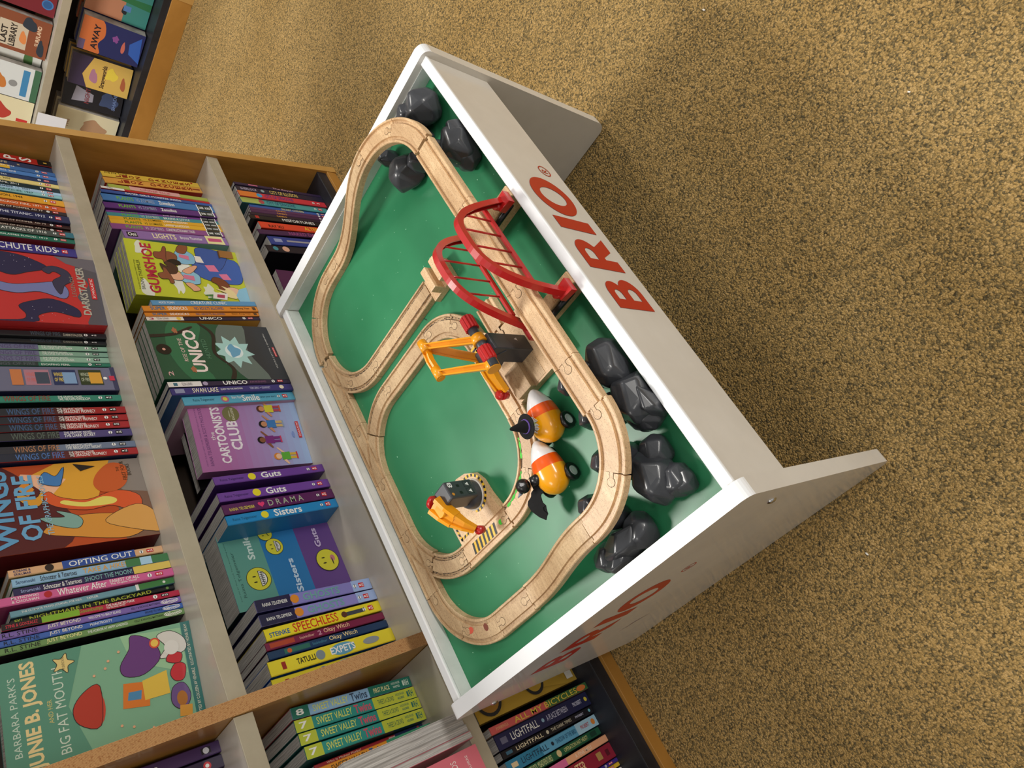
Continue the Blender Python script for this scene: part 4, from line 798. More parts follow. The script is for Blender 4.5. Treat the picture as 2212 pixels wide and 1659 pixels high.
(2, 0.6336, 1.106, 0.0199, 0.2279, -0.0298, 0.152, '#1f86c4', '#1f7ab4', 'cyan blue', [('t', 'Raina Telgemeier', 0.05, 0.25, 0.45, 0.35, '#15567e'), ('e', 0.32, 0.5, 0.032, 0.4, '#e6d62e'), ('t', 'Sisters', 0.4, 0.65, 0.5, 0.75, '#eeeeea'), ('S',)]),
(2, 0.4527, 1.1097, 0.0215, 0.2265, 0.0296, 0.152, '#8580c4', '#2a2a5c', 'periwinkle', [('b', 0, 0.28, '#241f45'), ('b', 0.82, 1, '#9fb6e4'), ('t', 'RAINA TELGEMEIER', 0.05, 0.25, 0.5, 0.3, '#eeeeea'), ('e', 0.31, 0.5, 0.035, 0.42, '#d88a2e'), ('t', 'GHOSTS', 0.38, 0.7, 0.5, 0.65, '#6fa6a4'), ('S',)]),
(2, 0.4296, 1.1092, 0.02, 0.2277, 0.0141, 0.152, '#8e88cc', '#2a2a5c', 'pale violet', [('b', 0, 0.28, '#241f45'), ('b', 0.82, 1, '#9fb6e4'), ('t', 'RAINA TELGEMEIER', 0.05, 0.25, 0.5, 0.3, '#eeeeea'), ('e', 0.31, 0.5, 0.035, 0.42, '#d88a2e'), ('t', 'GHOSTS', 0.38, 0.7, 0.5, 0.65, '#6fa6a4'), ('S',)]),
(2, 0.4066, 1.1105, 0.0208, 0.2272, 0.0044, 0.152, '#e8d72c', '#b8a820', 'bright yellow', [('t', 'STEINKE', 0.03, 0.19, 0.4, 0.4, '#1f5a9a'), ('t', 'SPEECHLESS', 0.22, 0.6, 0.5, 0.75, '#c92a22'), ('r', 0.66, 0.84, 0.3, 0.65, '#40454c'), ('e', 0.66, 0.5, 0.025, 0.35, '#5a3524'), ('S',)]),
(2, 0.3871, 1.1123, 0.0135, 0.2317, 0.0069, 0.152, '#7a1f45', '#4c1230', 'maroon', [('r', 0.03, 0.22, 0.2, 0.8, '#b0452c'), ('t', 'Steinkellner', 0.26, 0.38, 0.5, 0.35, '#e0b0a0'), ('t', 'Okay Witch', 0.46, 0.68, 0.5, 0.75, '#efc79a'), ('t', '2', 0.41, 0.44, 0.5, 0.6, '#c890a8')]),
(2, 0.3706, 1.1116, 0.0136, 0.2326, 0.0107, 0.152, '#1d3a60', '#12243c', 'navy', [('r', 0.12, 0.32, 0.2, 0.8, '#2e6a5e'), ('e', 0.16, 0.5, 0.02, 0.3, '#c85a2c'), ('t', 'Steinkellner', 0.34, 0.46, 0.5, 0.35, '#4a86a0'), ('t', 'Okay Witch', 0.48, 0.72, 0.5, 0.75, '#efd79a')]),
(2, 0.3475, 1.1075, 0.0248, 0.2403, 0.0117, 0.152, '#e6d632', '#1f5fb4', 'lemon yellow', [('t', '1', 0.09, 0.12, 0.5, 0.5, '#9a2420'), ('t', 'TATULLI', 0.2, 0.34, 0.5, 0.4, '#20201c'), ('e', 0.38, 0.5, 0.035, 0.4, '#7f8c94'), ('e', 0.56, 0.5, 0.1, 0.42, '#5fa0c0'), ('t', 'EXPETS', 0.46, 0.66, 0.5, 0.5, '#eeeeea'), ('e', 0.8, 0.5, 0.07, 0.25, '#8f979c')]),
(2, 0.3211, 1.1132, 0.0228, 0.2405, 0.0133, 0.152, '#e2d22e', '#1f5fb4', 'canary yellow', [('t', '1', 0.09, 0.12, 0.5, 0.5, '#9a2420'), ('t', 'TATULLI', 0.2, 0.34, 0.5, 0.4, '#20201c'), ('e', 0.38, 0.5, 0.035, 0.4, '#7f8c94'), ('e', 0.56, 0.5, 0.1, 0.42, '#5fa0c0'), ('t', 'EXPETS', 0.46, 0.66, 0.5, 0.5, '#eeeeea'), ('e', 0.8, 0.5, 0.07, 0.25, '#8f979c')]),
(3, 1.5898, 1.0349, 0.0104, 0.261, -0.0719, 0.15, '#2a1c40', '#1a1228', 'dark plum', [('r', 0.15, 0.25, 0.3, 0.7, '#c86a8a'), ('t', 'The Royals', 0.42, 0.66, 0.5, 0.7, '#d8a8b0')]),
(3, 1.5711, 1.0332, 0.0202, 0.2622, -0.0871, 0.15, '#1f1a34', '#14101f', 'blue black', [('t', 'SHERLOCK', 0.04, 0.22, 0.5, 0.45, '#a8a0b8'), ('e', 0.28, 0.5, 0.02, 0.35, '#8aa0a8'), ('t', 'CITY OF ILLUSION', 0.36, 0.68, 0.5, 0.7, '#e0c468')]),
(3, 1.5503, 1.0335, 0.0205, 0.2624, -0.0861, 0.15, '#c83240', '#7c1c28', 'coral red', [('b', 0, 0.2, '#d87a34'), ('e', 0.22, 0.5, 0.03, 0.4, '#3a9ac8'), ('t', 'CITY OF DRAGONS', 0.28, 0.6, 0.5, 0.6, '#2c3a8c'), ('S',)]),
(3, 1.5298, 1.0379, 0.0198, 0.2614, -0.0853, 0.15, '#4a9a9c', '#1c4c50', 'seafoam', [('b', 0, 0.2, '#a8b860'), ('e', 0.22, 0.5, 0.03, 0.4, '#b04a50'), ('t', 'CITY OF DRAGONS', 0.28, 0.6, 0.5, 0.6, '#1f4a74'), ('S',)]),
(3, 1.5144, 1.0417, 0.0103, 0.2417, -0.0845, 0.14, '#3a5ca8', '#24386c', 'denim blue', [('t', 'SECRET CODERS', 0.38, 0.66, 0.5, 0.7, '#e8d878'), ('S',)]),
(3, 1.5038, 1.0411, 0.01, 0.2437, -0.0837, 0.14, '#5a3058', '#3a1c3a', 'plum', [('t', 'CANDO', 0.3, 0.42, 0.5, 0.5, '#d89a4a'), ('S',)]),
(3, 1.4923, 1.0408, 0.0111, 0.245, -0.0806, 0.14, '#4c2850', '#3a1c3a', 'aubergine', [('t', 'CANDO', 0.3, 0.42, 0.5, 0.5, '#d89a4a'), ('S',)]),
(3, 1.4809, 1.0412, 0.0109, 0.2511, -0.0798, 0.14, '#2a1c30', '#1a1018', 'blackberry', [('t', 'CANDO', 0.3, 0.42, 0.5, 0.5, '#d89a4a'), ('S',)]),
(3, 1.4677, 1.0417, 0.0148, 0.2554, -0.079, 0.14, '#1c1a20', '#101014', 'jet black', [('r', 0.06, 0.1, 0.2, 0.9, '#b0302c'), ('t', 'MISFORTUNES', 0.36, 0.74, 0.5, 0.7, '#eeeeea')]),
(3, 1.4438, 1.0424, 0.0237, 0.2365, -0.0907, 0.15, '#d8442c', '#8c2418', 'vermilion', [('t', 'RAY XU', 0.1, 0.28, 0.35, 0.45, '#3a1410'), ('t', 'ALTERATIONS', 0.55, 0.95, 0.5, 0.6, '#e8c832')]),
(3, 1.4229, 1.0435, 0.0174, 0.2495, -0.1149, 0.15, '#42204c', '#1c1420', 'dark violet', [('t', 'NAKED DARK', 0.35, 0.75, 0.5, 0.7, '#a04a84')]),
(3, 1.3914, 1.0467, 0.0311, 0.2264, -0.0925, 0.15, '#2c3f8c', '#1a1f3c', 'ultramarine', [('r', 0.06, 0.16, 0.3, 0.7, '#8f98c0'), ('r', 0.22, 0.8, 0.4, 0.6, '#9a98a0')]),
(3, 1.3619, 1.0497, 0.0248, 0.2418, -0.0869, 0.15, '#1a1828', '#101018', 'inky black', [('e', 0.1, 0.5, 0.03, 0.4, '#3f8a98'), ('e', 0.22, 0.5, 0.04, 0.4, '#d8a890'), ('t', 'THE NIGHT', 0.5, 0.75, 0.5, 0.6, '#e8d8a0')]),
(1, 0.2736, 1.134, 0.0176, 0.2286, 0.0, 0.17, '#3a1f52', '#1c1028', 'plum', [('t', 'Comics', 0.35, 0.62, 0.5, 0.6, '#eeeeea'), ('r', 0.88, 0.94, 0.25, 0.75, '#1a1420'), ('e', 0.91, 0.5, 0.02, 0.25, '#c8c8d0')]),
(1, 0.2538, 1.1375, 0.0185, 0.2286, 0.0, 0.17, '#2a1c3c', '#14101c', 'darkest purple', [('t', 'BREAKING', 0.6, 0.8, 0.6, 0.4, '#9a90a8'), ('e', 0.9, 0.5, 0.025, 0.3, '#c8343c'), ('e', 0.9, 0.5, 0.012, 0.2, '#eeeeea')]),
(1, 0.2348, 1.1399, 0.0176, 0.2286, 0.0, 0.17, '#4a2f6c', '#20142c', 'faded violet', []),
(2, 0.2595, 1.1156, 0.0177, 0.2255, 0.0713, 0.14, '#8bb4d8', '#b05058', 'light blue and dark green', [('b', 0, 0.13, '#1f6f5e'), ('t', '8', 0.03, 0.09, 0.5, 0.55, '#eeeeea'), ('t', 'SWEET VALLEY', 0.16, 0.44, 0.5, 0.6, '#d9dc6a'), ('t', 'Twins', 0.46, 0.6, 0.5, 0.75, '#3c4f68'), ('b', 0.62, 1, '#1f6f5e'), ('t', 'FIRST PLACE', 0.66, 0.8, 0.5, 0.45, '#e8e0a0'), ('t', 'ANDELFINGER', 0.82, 0.9, 0.7, 0.22, '#c8d8c8'), ('t', 'WHITTLE', 0.83, 0.89, 0.35, 0.22, '#c8d8c8'), ('r', 0.92, 0.935, 0.25, 0.75, '#c8d8c8'), ('t', 'RH', 0.94, 0.975, 0.5, 0.6, '#c8d8c8')]),
(2, 0.2394, 1.1155, 0.0188, 0.2267, 0.0696, 0.14, '#2f8f86', '#1f5f5c', 'teal and lime', [('b', 0, 0.13, '#b9c43c'), ('t', '7', 0.03, 0.09, 0.5, 0.55, '#eeeeea'), ('t', 'SWEET VALLEY', 0.16, 0.44, 0.5, 0.6, '#d9dc6a'), ('t', 'Twins', 0.46, 0.6, 0.5, 0.75, '#d0506a'), ('b', 0.62, 1, '#bcc43f'), ('t', "THREE'S A CROWD", 0.66, 0.8, 0.5, 0.45, '#1f5a4c'), ('t', 'ANDELFINGER', 0.82, 0.9, 0.7, 0.22, '#2a6a60'), ('t', 'AGUIRRE', 0.83, 0.89, 0.35, 0.22, '#2a6a60'), ('r', 0.92, 0.935, 0.25, 0.75, '#2a6a60'), ('t', 'RH', 0.94, 0.975, 0.5, 0.6, '#2a6a60')]),
(2, 0.2196, 1.115, 0.0179, 0.227, 0.0664, 0.14, '#2c8a82', '#1f5f5c', 'bluish and lime', [('b', 0, 0.13, '#b9c43c'), ('t', '7', 0.03, 0.09, 0.5, 0.55, '#eeeeea'), ('t', 'SWEET VALLEY', 0.16, 0.44, 0.5, 0.6, '#d9dc6a'), ('t', 'Twins', 0.46, 0.6, 0.5, 0.75, '#d0506a'), ('b', 0.62, 1, '#bcc43f'), ('t', "THREE'S A CROWD", 0.66, 0.8, 0.5, 0.45, '#1f5a4c'), ('t', 'ANDELFINGER', 0.82, 0.9, 0.7, 0.22, '#2a6a60'), ('t', 'AGUIRRE', 0.83, 0.89, 0.35, 0.22, '#2a6a60'), ('r', 0.92, 0.935, 0.25, 0.75, '#2a6a60'), ('t', 'RH', 0.94, 0.975, 0.5, 0.6, '#2a6a60')]),
(2, 0.1996, 1.1152, 0.0192, 0.2249, 0.0595, 0.14, '#31948a', '#1f5f5c', 'aqua and lime', [('b', 0, 0.13, '#b9c43c'), ('t', '7', 0.03, 0.09, 0.5, 0.55, '#eeeeea'), ('t', 'SWEET VALLEY', 0.16, 0.44, 0.5, 0.6, '#d9dc6a'), ('t', 'Twins', 0.46, 0.6, 0.5, 0.75, '#d0506a'), ('b', 0.62, 1, '#bcc43f'), ('t', "THREE'S A CROWD", 0.66, 0.8, 0.5, 0.45, '#1f5a4c'), ('t', 'ANDELFINGER', 0.82, 0.9, 0.7, 0.22, '#2a6a60'), ('t', 'AGUIRRE', 0.83, 0.89, 0.35, 0.22, '#2a6a60'), ('r', 0.92, 0.935, 0.25, 0.75, '#2a6a60'), ('t', 'RH', 0.94, 0.975, 0.5, 0.6, '#2a6a60')]),
(2, 0.186, 1.1353, 0.0073, 0.2086, 0.0326, 0.14, '#a32630', '#182446', 'red and navy', [('b', 0.72, 1, '#1c2a54'), ('t', 'Who Is Michael Phelps?', 0.1, 0.4, 0.5, 0.6, '#f0c8a8'), ('t', 'WHO HQ', 0.66, 0.72, 0.5, 0.4, '#eeeeea'), ('e', 0.95, 0.5, 0.02, 0.35, '#b03a40')]),
(2, 0.1738, 1.1136, 0.0163, 0.2162, 0.0231, 0.14, '#e0922c', '#3a7f5c', 'orange and green', [('t', 'SWEET VALLEY', 0.1, 0.4, 0.5, 0.6, '#4a3a1c'), ('t', 'Twins', 0.42, 0.55, 0.5, 0.75, '#2a5a94'), ('b', 0.58, 1, '#3c8f6c'), ('t', 'THE NEW GIRL', 0.61, 0.75, 0.5, 0.4, '#f0e0b0'), ('t', 'ANDELFINGER', 0.78, 0.88, 0.7, 0.22, '#1c4a38'), ('t', 'WHITTLE', 0.8, 0.86, 0.35, 0.22, '#1c4a38'), ('r', 0.905, 0.92, 0.25, 0.75, '#1c4a38'), ('t', 'RH', 0.93, 0.97, 0.5, 0.6, '#1c4a38')]),
(3, 0.1168, 1.0372, 0.013, 0.2597, 0.0008, 0.16, '#c85a58', '#6a4a20', 'salmon', [('b', 0.55, 1, '#3f6a3c'), ('t', 'POWERPAOLA', 0.05, 0.16, 0.5, 0.4, '#e0b080'), ('t', 'ALL MY BICYCLES', 0.22, 0.88, 0.5, 0.75, '#e0c24a'), ('e', 0.93, 0.5, 0.05, 0.4, '#e08040')]),
(3, 0.0971, 1.0489, 0.0255, 0.2494, 0.0016, 0.16, '#23264f', '#12142c', 'dark navy', [('r', 0.04, 0.1, 0.3, 0.7, '#6a6a84'), ('t', 'LIGHTFALL', 0.14, 0.42, 0.5, 0.5, '#eeeeea'), ('e', 0.47, 0.5, 0.014, 0.25, '#8fb0c8'), ('t', 'A PLACE BETWEEN', 0.51, 0.74, 0.5, 0.4, '#c8c8e0'), ('t', 'PROBERT', 0.81, 0.91, 0.5, 0.3, '#c8c8e0'), ('e', 0.96, 0.5, 0.016, 0.22, '#e8d44a')]),
(3, 0.0765, 1.0541, 0.0134, 0.2454, 0.0033, 0.16, '#1b1a22', '#100f14', 'matt black', [('r', 0.04, 0.1, 0.3, 0.7, '#3f6a84'), ('t', 'LIGHTFALL', 0.14, 0.42, 0.5, 0.5, '#efe2c0'), ('e', 0.47, 0.5, 0.014, 0.25, '#d8d0b8'), ('t', 'THE DARK TIMES', 0.51, 0.74, 0.5, 0.4, '#d8d0b8'), ('t', 'PROBERT', 0.79, 0.89, 0.5, 0.3, '#c8c8e0'), ('e', 0.96, 0.5, 0.016, 0.22, '#7fc8d8')]),
(3, 0.0569, 1.0572, 0.0198, 0.2431, -0.0012, 0.16, '#5fa6cc', '#2c5c7c', 'watery blue', [('b', 0, 0.35, '#2f7fa4'), ('b', 0.75, 1, '#a8cfe4'), ('r', 0.04, 0.1, 0.3, 0.7, '#e0c8a0'), ('t', 'LIGHTFALL', 0.14, 0.42, 0.5, 0.5, '#17344c'), ('e', 0.47, 0.5, 0.014, 0.25, '#1c2a3c'), ('t', 'SHADOW OF THE BIRD', 0.51, 0.74, 0.5, 0.4, '#2a5a7c'), ('t', 'PROBERT', 0.8, 0.9, 0.5, 0.35, '#b04a50'), ('e', 0.95, 0.5, 0.022, 0.36, '#e08a3c')]),
(3, 0.0384, 1.0631, 0.0141, 0.2396, -0.0042, 0.15, '#1f5c40', '#12382a', 'bottle green', [('t', 'MIDDLE SCHOOL MISADVENTURES', 0.1, 0.42, 0.5, 0.7, '#d8e0a0'), ('e', 0.5, 0.5, 0.03, 0.42, '#e0c890'), ('t', 'OPERATION HAT HEIST!', 0.56, 0.84, 0.5, 0.5, '#d8d890'), ('r', 0.88, 0.95, 0.2, 0.8, '#143c2c')]),
(3, 0.021, 1.0558, 0.0124, 0.2378, -0.0076, 0.15, '#e8a880', '#b87858', 'apricot', [('b', 0, 0.5, '#d86a9a'), ('t', 'A FINE MESS', 0.6, 0.8, 0.5, 0.5, '#f0d8c0')]),
(3, -0.0008, 1.0566, 0.0266, 0.2366, -0.0068, 0.15, '#8f1c34', '#5a1020', 'burgundy', [('t', 'THE WINTER', 0.3, 0.66, 0.5, 0.7, '#e8c090'), ('r', 0.8, 0.86, 0.3, 0.8, '#b08a50'), ('r', 0.91, 0.95, 0.3, 0.7, '#5a1020')]),
(3, -0.0192, 1.058, 0.007, 0.2349, -0.0008, 0.15, '#3f2c86', '#20164c', 'grape', [('S',)]),
(3, -0.0268, 1.0595, 0.007, 0.2349, 0.0009, 0.15, '#e0b82c', '#8a6c18', 'sunflower yellow', [('S',)]),
(3, -0.0381, 1.0595, 0.0103, 0.2333, 0.0043, 0.15, '#e4e0dc', '#a8a4a0', 'white spined', []),
]
# ================================================================ bookcases
def bookcase(name,label,x0,x1,divs,zs,ztop,depth,F0,lean,M4,burl=None,kick=.030,back=True):
    "front edge of the uprights lies on y=F0+lean*z; divs = list of upright centres"
    o=empty(name,label=label,cat='bookcase'); o.matrix_world=M4
    yb=F0+depth
    for i,xd in enumerate(divs):
        t=.0115
        mb=MB(); q=[(F0,0),(yb,0),(yb,ztop),(F0+lean*ztop,ztop)]
        P=Matrix(((0,0,1,xd-t),(1,0,0,0),(0,1,0,0),(0,0,0,1)))
        mb.prism(q,0,2*t,CASE,P); mb.bm.normal_update()
        k=mb.mi(BURLAP if (burl and xd in burl) else CASE_EDGE)
        for f in mb.bm.faces:
            if f.normal.y<-.8: f.material_index=k
        mb.build('upright_panel',o)
    ed=divs
    for a,b in zip(ed[:-1],ed[1:]):
        xa,xb=a+.0122,b-.0122
        for z,dark in zs:
            yf=F0+lean*z+.006
            s_=BLACKL if dark else SHELF; l_=BLACKL if dark else LIP
            mb=MB(); mb.box(xa,xb,yf+.0015,yb-.012,z-.028,z,s_,.0008); sh=mb.build('shelf_board',o)
            mb=MB(); mb.box(xa,xb,yf-.001,yf+.0015,z-.0285,z+.0006,l_,.0008); mb.build('shelf_lip',sh)
        mb=MB(); mb.box(xa,xb,F0+.003,F0+.021,0,kick,CASE,.001); mb.build('kick_board',o)
        if back: mb=MB(); mb.box(xa,xb,yb-.010,yb-.002,.02,ztop-.01,DARKBACK); mb.build('back_panel',o)
    return o
ZS=[(.0585,True),(.3675,False),(.701,False),(1.034,False)]
bc=bookcase('bookcase','honey wood bookcase with cream shelves standing behind the play table',0,0,[-1.30,.2985,1.6725],ZS,1.27,.34,.99,.1,Matrix.Identity(4),burl=[.2985])
# grey price rail line on the bottom deck of the left bay
fb=bookcase('bookcase','smaller honey wood bookcase facing sideways across the aisle',0,0,[-2.6,-1.19,.6],[(.100,True),(.412,False),(.74,False)],1.0,.34,0,.03,
   Matrix.Translation((2.972,0,0))@Matrix.Rotation(-PI/2,4,'Z'),kick=.074)
# ================================================================ books
def hexc(c): return c
LM={}
def dm(c): return mat(c,.42,0,.15)
def spine_items(mb,items,t,h,base):
    lv=[0]
    def z(): lv[0]+=1; return -.00025-.00004*lv[0]
    def rect(u0,u1,v0,v1,c):
        y=z(); x0=-t/2+v0*t;x1=-t/2+v1*t;a=h*(1-u0);b=h*(1-u1)
        mb.poly([(x0,y,b),(x1,y,b),(x1,y,a),(x0,y,a)],dm(c))
    def txt(s,u0,u1,vc,vh,c):
        y=z(); F=frame((-t/2+vc*t,y,h*(1-(u0+u1)/2)),(0,0,-1),(1,0,0)); put_text(mb,s,F,abs(u1-u0)*h,vh*t,dm(c),.02 if len(s)<9 else .006)
    def ell(u,v,ru,rv,c,n=20):
        y=z(); rr=min(ru*h,rv*t) if ru<.05 else None
        mb.poly([(-t/2+v*t+(rr or rv*t)*math.cos(2*PI*i/n),y,h*(1-u)+(rr or ru*h)*math.sin(2*PI*i/n)) for i in range(n)],dm(c))
    for it in items:
        k=it[0]
        if k=='b': rect(it[1],it[2],0.001,.999,it[3])
        elif k=='r': rect(*it[1:])
        elif k=='t': txt(*it[1:])
        elif k=='e': ell(*it[1:])
        elif k=='v':
            _,s,u0,u1,vc,vh,c=it; n=len(s); du=(u1-u0)/n
            for i,ch in enumerate(s):
                if ch!=' ':
                    y=z(); put_text(mb,ch,frame((-t/2+vc*t,y,h*(1-(u0+du*(i+.5)))),(1,0,0),(0,0,1)),vh*t,du*h*.8,dm(c),.02)
        elif k=='h':
            _,u,v,ru,rv,c=it; y=z(); R_=ru*h
            P=[]
            for i in range(24):
                a=2*PI*i/24; P.append((16*math.sin(a)**3/17,(13*math.cos(a)-5*math.cos(2*a)-2*math.cos(3*a)-math.cos(4*a))/17))
            mb.poly([(-t/2+v*t+p[1]*min(R_,rv*t),y,h*(1-u)-p[0]*min(R_,rv*t)) for p in P],dm(c))
        elif k in 'SG':
            ell(.845,.5,.014,.34,'#f0f0ee'); rect(.842,.848,.3,.7,'#30343a')
            rect(.883,.93,.28,.72,'#c8202c' if k=='S' else '#131416'); rect(.889,.902,.42,.58,'#f4f4f2'); rect(.908,.911,.36,.64,'#f4f4f2'); txt('S',.915,.925,.5,.3,'#f4f4f2')
        elif k=='K': ell(.93,.5,.055,.42,'#e8e4da'); ell(.93,.5,.0505,.34,base); txt('kaboom!',.885,.975,.5,.5,'#f0ece2')
        elif k=='D': rect(.835,.98,.02,.98,'#efefec'); rect(.845,.97,.02,.98,'#17211c'); txt('DARK',.855,.90,.5,.38,'#f0f0ee'); txt('HORSE',.912,.962,.5,.38,'#f0f0ee')
        elif k=='box':
            rect(.965,1,0,1,'#3a3b5a')
            for j,(c1,c2,tc) in enumerate([('#b07a8a','#3f4a5c','#c86a6a'),('#22305c','#7fa0c8','#d8c060'),('#2c3a22','#d8a03a','#b0b8a0')]):
                u=.36+.185*j; rect(u,u+.165,.22,.86,c1); rect(u+.07,u+.16,.27,.75,c2); txt('WINGS',u+.01,u+.07,.66,.16,tc); txt('OF FIRE',u+.01,u+.07,.44,.16,tc)
            rect(.27,.345,.22,.86,'#c87a4a'); ell(.915-.0,.5,.015,.3,'#f0f0ee'); rect(.945,.985,.4,.6,'#c8304a')
SHN={('B',1):'top shelf',('B',2):'middle shelf',('B',3):'bottom shelf',('A',1):'left bay top shelf',('A',2):'left bay middle shelf',('A',3):'left bay bottom shelf'}
def book(x,y,z,t,h,d,tilt,base,side,items,label,group,yaw=0,name='paperback_book',cover=None,rev=False):
    o=empty(name,(x,y,z+abs(math.sin(tilt))*t/2+.0003),(0,tilt,yaw),label,'book',group)
    mb=MB(); b=dm(base); sd=dm(side); g=.0007
    # spine block with softly rounded edges, then the two covers
    e=min(.0012,t*.15); pr=[(-t/2,g+.0012),(-t/2,e),(-t/2+e,0),(t/2-e,0),(t/2,e),(t/2,g+.0012)]
    if not cover:
        mb.prism(pr,0,h,b)
        k=mb.mi(sd)
    mb.box(-t/2,-t/2+g,(g+.0012) if not cover else 0,d,0,h,sd) if not cover else None
    if not cover: mb.box(t/2-g,t/2,g+.0012,d,0,h,sd)
    if cover: return o,mb
    bmesh.ops.recalc_face_normals(mb.bm,faces=mb.bm.faces)
    spine_items(mb,items,t,h,base)
    mb.build('cover',o,fix=False)
    mb=MB(); mb.box(-t/2+g,t/2-g,g+.0012,d-.001,.0006,h-.0006,PAGES); mb.build('page_block',o)
    if rev: o.rotation_euler=(0,0,PI+yaw)
    return o
def book_label(i):
    sh,x,y,t,h,tilt,dep,base,side,short,items=BOOKS[i]
    s='A' if x<.29 else 'B'
    nb=[b for b in BOOKS if b[0]==sh and ('A' if b[1]<.29 else 'B')==s]; k=nb.index(BOOKS[i])
    other=nb[k-1][9] if k else None
    if other: l='%s paperback, %s, left of the %s one'%(short,SHN[(s,sh)],other)
    else: l='%s paperback, %s, nearest the right end'%(short,SHN[(s,sh)])
    return l.replace('left of the light blue and dark green one','left of the light blue one') if len(l.split())>16 else l
GR={('B',1):'books standing on the top shelf',('B',2):'books standing on the middle shelf',('B',3):'books standing on the bottom shelf',('A',1):'books on the top shelf of the left bay',('A',2):'books on the middle shelf of the left bay',('A',3):'books on the bottom shelf of the left bay'}
ZK={1:.701,2:.3675,3:.0585}
seen=set()
for i,(sh,x,y,t,h,tilt,dep,base,side,short,items) in enumerate(BOOKS):
    l=book_label(i); s='A' if x<.29 else 'B'
    book(x,y,ZK[sh],t,h,dep,tilt,base,side,items,l,GR[(s,sh)],name='boxed_book_set' if items and items[0][0]=='box' else 'paperback_book')
OS=.55
def smooth(P,n=4):
    out=[]; N=len(P)
    for i in range(N):
        a,b,c,d=[Vector(P[(i+k)%N]) for k in (-1,0,1,2)]
        for j in range(n):
            t=j/n; q=.5*((2*b)+(c-a)*t+(2*a-5*b+4*c-d)*t*t+(3*b-a-3*c+d)*t**3); out.append((min(max(q.x,0),1),min(max(q.y,0),1)))
    return out
